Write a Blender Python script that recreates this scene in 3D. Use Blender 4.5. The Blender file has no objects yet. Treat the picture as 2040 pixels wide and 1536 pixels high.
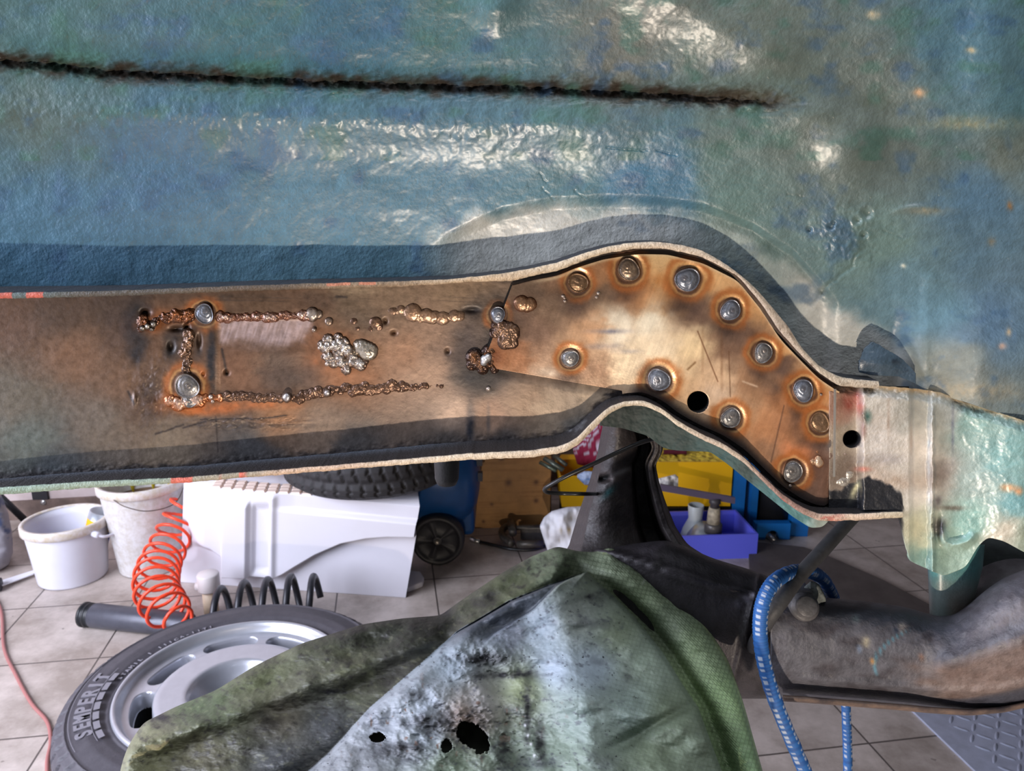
import bpy, math, random
import numpy as np
from mathutils import Vector, Matrix
random.seed(4); np.random.seed(4)
C = bpy.context.scene.collection
# ------------------------------------------------------------------ camera, world, lights, exposure
FPX = 1480.0; TH = math.radians(13.3); CT, ST = math.cos(TH), math.sin(TH); CH = 1.15
cd = bpy.data.cameras.new('camera'); cam = bpy.data.objects.new('camera', cd); C.objects.link(cam)
cam.location = (0, 0, CH); cam.rotation_euler = (math.pi/2-TH, 0, 0)
cd.sensor_width = 36; cd.lens = FPX/2040*36; cd.clip_start = .01
cd.dof.use_dof = True; cd.dof.focus_distance = .47; cd.dof.aperture_fstop = 24
bpy.context.scene.camera = cam
vs = bpy.context.scene.view_settings
vs.view_transform = 'Standard'; vs.look = 'None'; vs.gamma = 1; vs.use_curve_mapping = False; vs.exposure = 0.0
wd = bpy.data.worlds.new('world'); bpy.context.scene.world = wd; wd.use_nodes = True
wd.node_tree.nodes['Background'].inputs[0].default_value = (.80, .88, 1, 1)
wd.node_tree.nodes['Background'].inputs[1].default_value = .14
def lamp(kind, name, loc, target, energy, color, **k):
    l = bpy.data.lights.new(name, kind); l.energy = energy; l.color = color
    for a, b in k.items(): setattr(l, a, b)
    o = bpy.data.objects.new(name, l); C.objects.link(o); o.location = loc
    o.rotation_euler = (Vector(target)-Vector(loc)).to_track_quat('-Z', 'Y').to_euler(); return o
lamp('SPOT', 'work_lamp', (-.10, -.62, .31), (.02, .46, 1.10), 55, (1, .85, .70), spot_size=1.75, spot_blend=.4, shadow_soft_size=.018)
lamp('AREA', 'garage_door_daylight', (-2.3, .28, 1.35), (-.55, 2.0, .1), 165, (.80, .84, 1), shape='RECTANGLE', size=1.8, size_y=1.7)
lamp('AREA', 'tarp_fill_light', (.2, -.15, 2.5), (.1, .45, .7), 17, (.90, .93, 1), shape='RECTANGLE', size=1.6, size_y=.6)  # added fill with no visible source, brightens the tarp from above

# ------------------------------------------------------------------ helpers
LOC = {}
def s2l(c): 
    c = np.asarray(c, float)/255.; return np.where(c <= .04045, c/12.92, ((c+.055)/1.055)**2.4)
def ray(px, py):
    dx = (np.asarray(px, float)-1020)/FPX; dy = (768-np.asarray(py, float))/FPX
    return dx, CT+dy*ST, -ST+dy*CT
def Wd(px, py, Y):
    dx, ry, rz = ray(px, py); s = Y/ry
    return np.stack(np.broadcast_arrays(dx*s, np.asarray(Y, float)+0*s, CH+rz*s), -1)
def W(px, py, Y): return Vector(Wd(px, py, Y).tolist())
def F(px, py, z=0.):
    dx, ry, rz = ray(px, py); s = (z-CH)/rz; return Vector((float(dx*s), float(ry*s), z))
def tag(o, label=None, cat=None, group=None, kind=None):
    if label: o['label'] = label
    if cat: o['category'] = cat
    if group: o['group'] = group
    if kind: o['kind'] = kind
    return o
def thing(name, label, cat, loc, group=None):
    o = bpy.data.objects.new(name, None); C.objects.link(o); o.location = loc; o.empty_display_size = .02
    LOC[o.name] = Vector(loc); return tag(o, label, cat, group)
def link(name, me, parent=None, base=None):
    o = bpy.data.objects.new(name, me); C.objects.link(o)
    if parent is not None:
        o.parent = parent; L = LOC[parent.name]; base = L
        o.location = (0, 0, 0); LOC[o.name] = L
    else:
        base = Vector(base if base is not None else (0, 0, 0)); o.location = base; LOC[o.name] = base
    me.transform(Matrix.Translation(-base)); return o
def fin(me, mat, smooth):
    me.materials.append(mat)
    if smooth: me.polygons.foreach_set('use_smooth', [True]*len(me.polygons))
    me.update()
def mesh(name, verts, faces, mat, parent=None, smooth=False, base=None, col=None):
    me = bpy.data.meshes.new(name); me.from_pydata([tuple(v) for v in verts], [], faces)
    fin(me, mat, smooth)
    if col is not None: setcol(me, np.asarray(col))
    if base is None and parent is None and len(verts):
        a = np.array([tuple(v) for v in verts]); base = (a[:, 0].mean(), a[:, 1].mean(), a[:, 2].min())
    return link(name, me, parent, base)
def setcol(me, col):
    at = me.color_attributes.new('Col', 'FLOAT_COLOR', 'POINT')
    c = np.ones((len(me.vertices), 4)); c[:, :3] = s2l(np.clip(col[:, :3], 0, 255))
    if col.shape[1] == 4: c[:, 3] = col[:, 3]
    at.data.foreach_set('color', c.ravel())
def grid(name, P, mat, parent=None, col=None, mask=None, smooth=True, wrap=False, base=None, thick=0, vmap=None):
    """P: [nv,nu,3] world positions -> one quad mesh"""
    nv, nu = P.shape[:2]; idx = np.arange(nv*nu).reshape(nv, nu)
    a, b, c, d = idx[:-1, :-1], idx[:-1, 1:], idx[1:, 1:], idx[1:, :-1]
    q = np.stack([a, d, c, b], -1).reshape(-1, 4)
    if mask is not None:
        m = mask.ravel(); q = q[~(m[q].all(1))]
    if wrap:
        q = np.vstack([q, np.stack([idx[:-1, -1], idx[1:, -1], idx[1:, 0], idx[:-1, 0]], -1)])
    used = np.unique(q); rm = -np.ones(nv*nu, int); rm[used] = np.arange(len(used)); q = rm[q]
    V = P.reshape(-1, 3)[used]
    me = bpy.data.meshes.new(name); me.vertices.add(len(V)); me.vertices.foreach_set('co', V.ravel())
    me.loops.add(len(q)*4); me.loops.foreach_set('vertex_index', q.ravel())
    me.polygons.add(len(q)); me.polygons.foreach_set('loop_start', np.arange(0, len(q)*4, 4)); 
    me.update(calc_edges=True); me.validate(); fin(me, mat, smooth)
    if col is not None: setcol(me, col.reshape(-1, col.shape[-1])[used])
    if base is None and parent is None: base = (V[:, 0].mean(), V[:, 1].mean(), V[:, 2].min())
    o = link(name, me, parent, base)
    if thick:
        md = o.modifiers.new('thickness', 'SOLIDIFY'); md.thickness = abs(thick); md.offset = -1 if thick > 0 else 1
    return o
def pl(pts):
    xs = [p[0] for p in pts]; ys = [p[1] for p in pts]
    return lambda x: np.interp(x, xs, ys)
def smooth_pl(pts, sig=10):
    xs = np.arange(pts[0][0]-400, pts[-1][0]+401, 2.); ys = np.interp(xs, [p[0] for p in pts], [p[1] for p in pts])
    k = np.exp(-.5*(np.arange(-30, 31)*2./sig)**2); k /= k.sum()
    yp = np.pad(ys, 30, mode='edge'); # keep slope at ends
    yp[:30] = 2*ys[0]-ys[30:0:-1]; yp[-30:] = 2*ys[-1]-ys[-2:-32:-1]
    ys = np.convolve(yp, k, 'valid'); return lambda x: np.interp(x, xs, ys)
def _h(ix, iy, s):
    n = (ix.astype(np.int64)*374761393+iy.astype(np.int64)*668265263+s*1442695041) & 0xffffffff
    n = ((n ^ (n >> 13))*1274126177) & 0xffffffff
    return ((n ^ (n >> 16)) & 0xffff)/65535.
def vn(x, y, s=0):
    x = np.asarray(x, float)+1000; y = np.asarray(y, float)+1000; ix = np.floor(x); iy = np.floor(y); fx = x-ix; fy = y-iy
    fx = fx*fx*(3-2*fx); fy = fy*fy*(3-2*fy); ix = ix.astype(int); iy = iy.astype(int)
    return (_h(ix, iy, s)*(1-fx)+_h(ix+1, iy, s)*fx)*(1-fy)+(_h(ix, iy+1, s)*(1-fx)+_h(ix+1, iy+1, s)*fx)*fy
def fbm(x, y, s=0, o=4):
    t = 0; a = .5
    for k in range(o): t = t+a*(vn(x, y, s+k)-.5); x = x*2.03; y = y*2.03; a *= .5
    return t*2          # about -1..1
def ss(a, b, x): t = np.clip((x-a)/(b-a), 0, 1); return t*t*(3-2*t)
def idw(px, py, pts, p=3., r0=12):
    wsum = 0; acc = 0
    for x, y, c in pts:
        w = 1./((px-x)**2+(py-y)**2+r0*r0)**(p/2); wsum = wsum+w; acc = acc+w[..., None]*np.array(c, float)
    return acc/wsum[..., None]
def mix(c, d, t): return c*(1-t[..., None])+np.array(d, float)*t[..., None]

MATS = {}
def M(name, col=(128, 128, 128), rough=.5, metal=0., vcol=False, nscale=0, namt=0., bscale=0, bamt=0., col2=None, bdist=.001, spec=.5, rvar=0., trans=0, bdet=4, coat=0, sss=0):
    if name in MATS: return MATS[name]
    m = bpy.data.materials.new(name); m.use_nodes = True; nt = m.node_tree; N = nt.nodes; L = nt.links
    b = N['Principled BSDF']; b.inputs['Roughness'].default_value = rough; b.inputs['Metallic'].default_value = metal
    b.inputs['Specular IOR Level'].default_value = spec
    if coat: b.inputs['Coat Weight'].default_value = coat; coatm = True; b.inputs['Coat Roughness'].default_value = .30
    lc = (*s2l(col).tolist(), 1); b.inputs['Base Color'].default_value = lc
    tc = N.new('ShaderNodeTexCoord')
    src = None
    if vcol:
        a = N.new('ShaderNodeAttribute'); a.attribute_name = 'Col'; src = a.outputs['Color']
        if coat: ml = N.new('ShaderNodeMath'); ml.operation = 'MULTIPLY'; ml.inputs[1].default_value = coat; L.new(a.outputs['Alpha'], ml.inputs[0]); L.new(ml.outputs[0], b.inputs['Coat Weight']); m3 = N.new('ShaderNodeMath'); m3.operation = 'MULTIPLY'; m3.inputs[1].default_value = spec; L.new(a.outputs['Alpha'], m3.inputs[0]); L.new(m3.outputs[0], b.inputs['Specular IOR Level'])
    if nscale:
        n = N.new('ShaderNodeTexNoise'); n.inputs['Scale'].default_value = nscale; n.inputs['Detail'].default_value = 6; n.inputs['Roughness'].default_value = .65
        L.new(tc.outputs['Object'], n.inputs['Vector'])
        mx = N.new('ShaderNodeMix'); mx.data_type = 'RGBA'
        if src is None:
            mx.blend_type = 'MIX'; cr = N.new('ShaderNodeMapRange'); cr.inputs[1].default_value = .38; cr.inputs[2].default_value = .66
            L.new(n.outputs['Fac'], cr.inputs[0]); mm = N.new('ShaderNodeMath'); mm.operation = 'MULTIPLY'; mm.inputs[1].default_value = namt
            L.new(cr.outputs[0], mm.inputs[0]); L.new(mm.outputs[0], mx.inputs[0])
            mx.inputs[6].default_value = lc; c2 = col2 if col2 is not None else tuple(x*.5 for x in col); mx.inputs[7].default_value = (*s2l(c2).tolist(), 1)
        else:
            mx.blend_type = 'MULTIPLY'; mx.inputs[0].default_value = namt
            cr = N.new('ShaderNodeMapRange'); cr.inputs[1].default_value = .3; cr.inputs[2].default_value = .7; cr.inputs[3].default_value = .35; cr.inputs[4].default_value = 1.5
            cr.clamp = False
            L.new(n.outputs['Fac'], cr.inputs[0]); L.new(src, mx.inputs[6]); L.new(cr.outputs[0], mx.inputs[7])
        src = mx.outputs[2]
        if rvar:
            r = N.new('ShaderNodeMapRange'); r.inputs[1].default_value = .3; r.inputs[2].default_value = .7
            r.inputs[3].default_value = max(rough-rvar, .03); r.inputs[4].default_value = min(rough+rvar, 1); L.new(n.outputs['Fac'], r.inputs[0]); L.new(r.outputs[0], b.inputs['Roughness'])
    if src is not None: L.new(src, b.inputs['Base Color'])
    if bscale:
        n2 = N.new('ShaderNodeTexNoise'); n2.inputs['Scale'].default_value = bscale; n2.inputs['Detail'].default_value = bdet
        L.new(tc.outputs['Object'], n2.inputs['Vector'])
        bp = N.new('ShaderNodeBump'); bp.inputs['Strength'].default_value = bamt; bp.inputs['Distance'].default_value = bdist
        L.new(n2.outputs['Fac'], bp.inputs['Height']); L.new(bp.outputs[0], b.inputs['Normal'])
    MATS[name] = m; return m

def box(name, c, size, mat, parent=None, rz=0., bevel=0., rx=0., ry=0.):
    sx, sy, sz = [v/2 for v in size]
    R = Matrix.Rotation(rz, 4, 'Z')@Matrix.Rotation(rx, 4, 'X')@Matrix.Rotation(ry, 4, 'Y')
    v = [R@Vector((x*sx, y*sy, z*sz))+Vector(c) for x in (-1, 1) for y in (-1, 1) for z in (-1, 1)]
    f = [(0, 1, 3, 2), (4, 6, 7, 5), (0, 4, 5, 1), (2, 3, 7, 6), (0, 2, 6, 4), (1, 5, 7, 3)]
    o = mesh(name, v, f, mat, parent)
    if bevel:
        md = o.modifiers.new('bevel', 'BEVEL'); md.width = bevel; md.segments = 3
    return o
def frame(d):
    d = Vector(d).normalized(); u = d.cross(Vector((0, 0, 1)))
    if u.length < .05: u = d.cross(Vector((0, 1, 0)))
    u.normalize(); return d, u, u.cross(d).normalized()
def catmull(P, n=8, closed=False):
    P = [Vector(p) for p in P]; out = []; m = len(P)
    for i in range(m if closed else m-1):
        a, b, c, d = (P[(i-1) % m] if closed or i > 0 else P[0], P[i], P[(i+1) % m], P[(i+2) % m] if closed or i+2 < m else P[-1])
        for k in range(n):
            t = k/n; out.append(.5*((2*b)+(c-a)*t+(2*a-5*b+4*c-d)*t*t+(3*b-a-3*c+d)*t**3))
    if not closed: out.append(P[-1])
    return out
def tube_grid(P, r, seg=12, cap=True):
    P = [Vector(p) for p in P]; n = len(P); rr = r if hasattr(r, '__len__') else [r]*n; rows = []; rads = rr
    t = (P[1]-P[0]).normalized(); _, u, v = frame(t)
    for i in range(n):
        t2 = (P[min(i+1, n-1)]-P[max(i-1, 0)]).normalized()
        q = t.rotation_difference(t2); u = q@u; u = (u-t2*u.dot(t2)).normalized(); v = t2.cross(u); t = t2
        rows.append([P[i]+(u*math.cos(a)+v*math.sin(a))*rads[i] for a in np.linspace(0, 2*math.pi, seg, endpoint=False)])
    if cap: rows = [[P[0]]*seg]+rows+[[P[-1]]*seg]
    return np.array([[tuple(x) for x in row] for row in rows])
def tube(name, P, r, mat, parent=None, seg=12, smooth=True, col=None):
    return grid(name, tube_grid(P, r, seg)[:, ::-1], mat, parent, wrap=True, smooth=smooth, col=col)
def lathe(name, prof, c, axis, mat, parent=None, seg=48, smooth=True, fn=None, col=None, wrap=True):
    d, u, v = frame(axis); c = Vector(c); ang = np.linspace(0, 2*math.pi, seg, endpoint=False)
    pr = np.array(prof); d, u, v, cc = [np.array(x) for x in (d, u, v, c)]
    R = pr[:, 0][:, None]+0*ang; H = pr[:, 1][:, None]+0*ang
    if fn: R, H = fn(R, H, ang[None, :]+0*R)
    P = cc+R[..., None]*(np.cos(ang)[None, :, None]*u+np.sin(ang)[None, :, None]*v)+H[..., None]*d
    return grid(name, P, mat, parent, wrap=True, smooth=smooth, col=col)
def prism(name, pts, ext, mat, parent=None, smooth=False, bevel=0):
    """closed polygon pts (3d) extruded by vector ext"""
    n = len(pts); e = Vector(ext); v = [Vector(p) for p in pts]+[Vector(p)+e for p in pts]
    f = [tuple(range(n)), tuple(range(2*n-1, n-1, -1))]+[(i, i+n, (i+1) % n+n, (i+1) % n) for i in range(n)]
    o = mesh(name, v, f, mat, parent, smooth)
    if bevel:
        md = o.modifiers.new('bevel', 'BEVEL'); md.width = bevel; md.segments = 2
    return o
def pillow(name, x0, x1, top, bot, Yc, D, mat, parent=None, n=80, seg=36, rows=False, colf=None, e=.75, hf=None):
    """loft of rounded cross sections; columns (or rows) across the thing"""
    s = np.linspace(x0, x1, n); a = np.linspace(0, 2*math.pi, seg, endpoint=False)
    S = s[:, None]+0*a; T = top(S); B = bot(S); ca = np.sign(np.cos(a))*np.abs(np.cos(a))**e; sa = np.sign(np.sin(a))*np.abs(np.sin(a))**e
    Q = (T+B)/2-(B-T)/2*ca; d = D(S) if callable(D) else D; Y = (Yc(S) if callable(Yc) else Yc)-d*sa
    if hf is not None: Y = Y-hf(S, Q)*(sa > 0)
    P = Wd(Q, S, Y) if rows else Wd(S, Q, Y)
    P = np.concatenate([np.repeat(P[:1].mean(1, keepdims=True), seg, 1), P, np.repeat(P[-1:].mean(1, keepdims=True), seg, 1)])
    col = None
    if colf is not None:
        col = colf(Q, S) if rows else colf(S, Q); col = np.concatenate([col[:1], col, col[-1:]])
    return grid(name, P if not rows else P[:, ::-1], mat, parent, wrap=True, col=col if not rows or col is None else col[:, ::-1])

# ------------------------------------------------------------------ structure: floor and walls
YAW = math.radians(9.6); YAW2 = math.radians(8.6)
Bd = Vector((math.cos(YAW), math.sin(YAW), 0)); Ad = Vector((-math.sin(YAW), math.cos(YAW), 0))
fm = bpy.data.materials.new('floor_tiles'); fm.use_nodes = True; nt = fm.node_tree; N = nt.nodes; L = nt.links
tc = N.new('ShaderNodeTexCoord')
def dotline(vec, phase):
    d = N.new('ShaderNodeVectorMath'); d.operation = 'DOT_PRODUCT'; d.inputs[1].default_value = vec; L.new(tc.outputs['Object'], d.inputs[0])
    def mth(op, a, b=None, c=None):
        m = N.new('ShaderNodeMath'); m.operation = op
        for i, v in enumerate((a, b, c)):
            if v is None: continue
            if isinstance(v, (int, float)): m.inputs[i].default_value = v
            else: L.new(v, m.inputs[i])
        return m.outputs[0]
    x = mth('SUBTRACT', d.outputs['Value'], phase); x = mth('DIVIDE', x, .3)
    fl = mth('FLOOR', x); fr = mth('SUBTRACT', x, fl); e = mth('MINIMUM', fr, mth('SUBTRACT', 1., fr)); return mth('LESS_THAN', e, .0075), fl, mth
l1, f1, mth = dotline((math.cos(YAW), math.sin(YAW), 0), .116)
l2, f2, _ = dotline((-math.sin(YAW2), math.cos(YAW2), 0), 1.285)
ln = mth('MAXIMUM', l1, l2)
wn = N.new('ShaderNodeTexWhiteNoise'); wn.noise_dimensions = '2D'; cx = N.new('ShaderNodeCombineXYZ'); L.new(f1, cx.inputs[0]); L.new(f2, cx.inputs[1]); L.new(cx.outputs[0], wn.inputs['Vector'])
n = N.new('ShaderNodeTexNoise'); n.inputs['Scale'].default_value = 5; n.inputs['Detail'].default_value = 8; n.inputs['Roughness'].default_value = .7; L.new(tc.outputs['Object'], n.inputs['Vector'])
cr = N.new('ShaderNodeValToRGB'); cr.color_ramp.elements[0].position = .38; cr.color_ramp.elements[1].position = .62
cr.color_ramp.elements[0].color = (*s2l((150, 138, 128)), 1); cr.color_ramp.elements[1].color = (*s2l((196, 184, 176)), 1); L.new(n.outputs['Fac'], cr.inputs[0])
hv = N.new('ShaderNodeHueSaturation'); L.new(cr.outputs[0], hv.inputs['Color']); L.new(mth('ADD', mth('MULTIPLY', wn.outputs['Value'], .10), .93), hv.inputs['Value'])
mx = N.new('ShaderNodeMix'); mx.data_type = 'RGBA'; L.new(ln, mx.inputs[0]); L.new(hv.outputs[0], mx.inputs[6]); mx.inputs[7].default_value = (*s2l((82, 74, 70)), 1)
n3 = N.new('ShaderNodeTexNoise'); n3.inputs['Scale'].default_value = 28; n3.inputs['Detail'].default_value = 3; L.new(tc.outputs['Object'], n3.inputs['Vector'])
sp = mth('GREATER_THAN', n3.outputs['Fac'], .74); mx2 = N.new('ShaderNodeMix'); mx2.data_type = 'RGBA'; L.new(mth('MULTIPLY', sp, .6), mx2.inputs[0]); L.new(mx.outputs[2], mx2.inputs[6]); mx2.inputs[7].default_value = (*s2l((90, 80, 76)), 1)
L.new(mx2.outputs[2], N['Principled BSDF'].inputs['Base Color']); N['Principled BSDF'].inputs['Roughness'].default_value = .42
bp = N.new('ShaderNodeBump'); bp.inputs['Strength'].default_value = .5; bp.inputs['Distance'].default_value = .002; bp.invert = True; L.new(ln, bp.inputs['Height']); L.new(bp.outputs[0], N['Principled BSDF'].inputs['Normal'])
fl = mesh('floor', [(-6, -4, 0), (6, -4, 0), (6, 6, 0), (-6, 6, 0)], [(0, 1, 2, 3)], fm, base=(0, 0, 0)); tag(fl, kind='structure')
wm = M('wall_plaster', (214, 200, 198), .8, nscale=6, namt=.5, col2=(170, 150, 140), bscale=60, bamt=.3)
wp = F(100, 1030)
def wall(name, p, d, ln_, h, m, th_=.1, z0=0):
    nrm = Vector((-d.y, d.x, 0))*th_; a = Vector((p.x, p.y, z0)); b = a+d*ln_
    o = prism(name, [a, b, b+Vector((0, 0, h)), a+Vector((0, 0, h))], nrm, m); tag(o, kind='structure'); return o
wall('wall_back', wp-Bd*3, Bd, 7.5, 2.6, wm)
wall('baseboard_back', wp-Bd*3-Ad*.012, Bd, 7.5, .075, M('skirting', (128, 108, 98), .6, nscale=20, namt=.6), .012)
wall('wall_left', Vector((-2.7, -1.0, 0)), Vector((-math.sin(.05), math.cos(.05), 0)), 4.6, 2.6, wm)
wall('wall_right', Vector((3.0, -3, 0)), Vector((0, 1, 0)), 8, 2.6, M('dark_wall', (95, 80, 72), .8, nscale=5, namt=.5), -.1)

# ------------------------------------------------------------------ car body
UB = M('underbody_paint', rough=.46, vcol=True, nscale=140, namt=.30, bscale=560, bamt=.46, bdist=.0009, bdet=2, spec=.4, coat=.75)
STEEL = M('bare_steel', rough=.46, metal=.3, vcol=True, nscale=210, namt=.34, bscale=900, bamt=.14, bdist=.0005, rvar=.10)
PLATE = M('plate_steel', rough=.30, metal=.22, vcol=True, nscale=160, namt=.22, bscale=700, bamt=.18, bdist=.0005, rvar=.08)
WELD = M('weld_metal', rough=.30, metal=.5, vcol=True, nscale=500, namt=.4, bscale=900, bamt=.3, bdist=.0005, rvar=.1)
EDGE = M('cut_edge', rough=.6, vcol=True, nscale=420, namt=.5, bscale=800, bamt=.7, bdist=.001)
TAR = M('black_tar', rough=.25, vcol=True, nscale=300, namt=.4, bscale=420, bamt=.7, bdist=.002)
car = thing('car', 'teal-blue underbody panel of a raised car with a freshly welded bare steel frame rail', 'car', (0, .47, .9))
TO = smooth_pl([(-80, 584), (0, 583), (200, 580), (400, 572), (600, 565), (800, 560), (900, 556), (960, 549), (1000, 545), (1060, 534), (1110, 523), (1160, 505), (1205, 492), (1250, 484), (1300, 481), (1350, 486), (1400, 499), (1450, 528), (1500, 568), (1540, 614), (1572, 652), (1595, 692), (1635, 732), (1675, 752), (1720, 757), (1800, 762)], 9)
TI = smooth_pl([(-80, 598), (0, 597), (200, 593), (400, 585), (600, 578), (800, 573), (950, 562), (1020, 563), (1060, 552), (1110, 543), (1160, 522), (1200, 508), (1270, 497), (1330, 498), (1400, 515), (1470, 550), (1520, 612), (1552, 664), (1592, 706), (1631, 745), (1673, 773), (1720, 775), (1800, 778)], 8)
BI = smooth_pl([(-80, 978), (0, 971), (176, 959), (352, 952), (700, 924), (939, 903), (1060, 897), (1120, 888), (1150, 872), (1185, 835), (1210, 812), (1240, 800), (1282, 797), (1321, 815), (1354, 841), (1396, 864), (1442, 884), (1484, 912), (1523, 951), (1559, 985), (1598, 1011), (1631, 1024), (1700, 1024), (1810, 1018)], 8)
BT = pl([(-80, 15), (0, 15), (352, 11), (700, 10), (1135, 15), (1185, 18), (1240, 10), (1400, 11), (1560, 12), (1631, 14), (1810, 12)])
PRU = pl([(-80, .035), (0, .034), (400, .029), (850, .024), (1250, .019), (1450, .017), (1650, .012), (1810, .010)])
PRL = pl([(-80, .018), (0, .019), (400, .023), (850, .026), (1130, .025), (1250, .016), (1450, .019), (1650, .014), (1810, .012)])     # how far the lips stand out
YW = .465
def yweb(px, py): return YW+0*px
# --- panel above the rail
def panel_Y(px, py):
    y = .470-.036*(560-py)/640.                       # leans out over the viewer
    e = .470-y
    # crease
    cl = np.interp(px, [-80, 0, 100, 200, 400, 600, 800, 1000, 1200, 1400, 1640, 2100], [112, 118, 128, 140, 150, 160, 168, 172, 182, 192, 206, 215])+4*fbm(px/26., py/60., 3)
    d = py-cl; am = 1-ss(1380, 1640, px)
    y = y+am*(.008*np.exp(-(d/12.)**2)+.0014*np.exp(-(d/34.)**2))
    y = y-am*.0012*np.exp(-((d+62)/40.)**2)
    # long rib
    rc = np.interp(px, [-80, 0, 600, 1100, 1400, 1620, 1760, 2100], [214, 218, 236, 250, 266, 262, 240, 225])
    d2 = py-rc; ra = 1-.75*ss(1120, 1420, px)
    y = y-.0042*ra*np.exp(-(d2/46.)**2)
    y = y+.0010*ra*np.exp(-((d2-100)/50.)**2)
    # pressed bulges
    for bx, by, sx, sy, h in ((988, 14, 46, 40, .0048), (1618, 224, 62, 30, .0036), (1692, 300, 56, 54, .0064), (1980, 120, 60, 160, .004), (1860, 330, 150, 60, -.004), (1700, 180, 80, 60, -.003), (1780, 230, 60, 70, -.002)):
        y = y-h*np.exp(-((px-bx)/sx)**2-((py-by)/sy)**2)
    rx, ry_ = px-1309, py+17; al_ = rx*.888+ry_*.460; dn = rx*.460-ry_*.888; y = y-.0066*np.exp(-(dn/62.)**2)*ss(-160, 40, al_)*ss(360, 220, al_)
    # swage around the arch
    sw = np.interp(px, [800, 900, 1000, 1100, 1200, 1300, 1400, 1500, 1580, 1640, 1700], [520, 470, 425, 405, 400, 402, 418, 458, 510, 580, 640])
    am = ss(820, 980, px)*(1-ss(1630, 1680, px)); y = y+am*.0045*ss(-16, 16, py-sw)+am*.002*np.exp(-((py-sw)/10.)**2)*ss(1250, 1450, px)
    # panel edge on the right
    ed = np.interp(px, [1835, 1900, 2040, 2100], [545, 552, 575, 585]); y = y-.0011*ss(1826, 1850, px+8*fbm(px/20., py/40., 55))*ss(-8, 12, py-ed)*ss(760, 640, py)
    # creased lap near (1820,410)
    y = y-.002*np.exp(-((py-412-(.02*(px-1830)**2)*.2)/6.)**2)*np.exp(-((px-1830)/40.)**2)
    y = y-(.017*ss(1770, 1850, px)+.016*ss(1840, 1960, px))*ss(560, 740, py)
    # undercoat texture
    t = .00026*fbm(px/16., py/13., 11, 3)+.0011*fbm(px/80., py/60., 17, 2)
    rough = ss(1560, 1900, px)*.7
    t = t+.0006*rough*fbm(px/34., py/40., 21, 3)
    cr = np.exp(-(d/22.)**2)*(1-ss(1500, 1640, px)); t = t+.0032*cr*fbm(px/16.+py/30., py/7., 31, 4)
    z = np.exp(-((d2)/60.)**2)*(1-ss(900, 1700, px)); t = t+.00045*z*fbm(px/11., py/13., 35, 2)
    # torn, blistered undercoat
    bl = np.exp(-((px-1680)/62.)**2-((py-470)/62.)**2); t = t-.0022*bl*np.abs(fbm(px/17., py/17., 41, 4))-.0016*bl
    ck = np.abs((py-560)+.95*(px-1660)+16*fbm(px/30., py/30., 51)); t = t+.0009*np.exp(-(ck/4.)**2)*ss(1590, 1640, px)*(1-ss(1700, 1730, px))
    for bx, by, r in ((1727, 425, 10), (1708, 440, 7), (1655, 452, 6), (1720, 468, 6), (1640, 578, 7), (1660, 445, 4), (1612, 458, 5)):
        dd = np.hypot(px-bx, py-by)/r; t = t+.0020*np.exp(-dd**2)-.0003*np.exp(-(dd-1.5)**2*4)
    # thin cracks
    for (ax, ay, bx, by) in ((1075, 345, 1090, 365), (1080, 375, 1105, 400), (1145, 380, 1165, 395), (1210, 295, 1290, 300), (1310, 300, 1345, 310), (1570, 388, 1600, 392), (1760, 460, 1800, 475), (1990, 240, 2015, 250)):
        L2 = (bx-ax)**2+(by-ay)**2; tt = np.clip(((px-ax)*(bx-ax)+(py-ay)*(by-ay))/L2, 0, 1)
        dd = np.hypot(px-ax-tt*(bx-ax)+3*fbm(px/7., py/7., 9), py-ay-tt*(by-ay)+3*fbm(px/7., py/7., 8)); t = t+.0005*np.exp(-(dd/1.8)**2)
    return y+t
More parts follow.
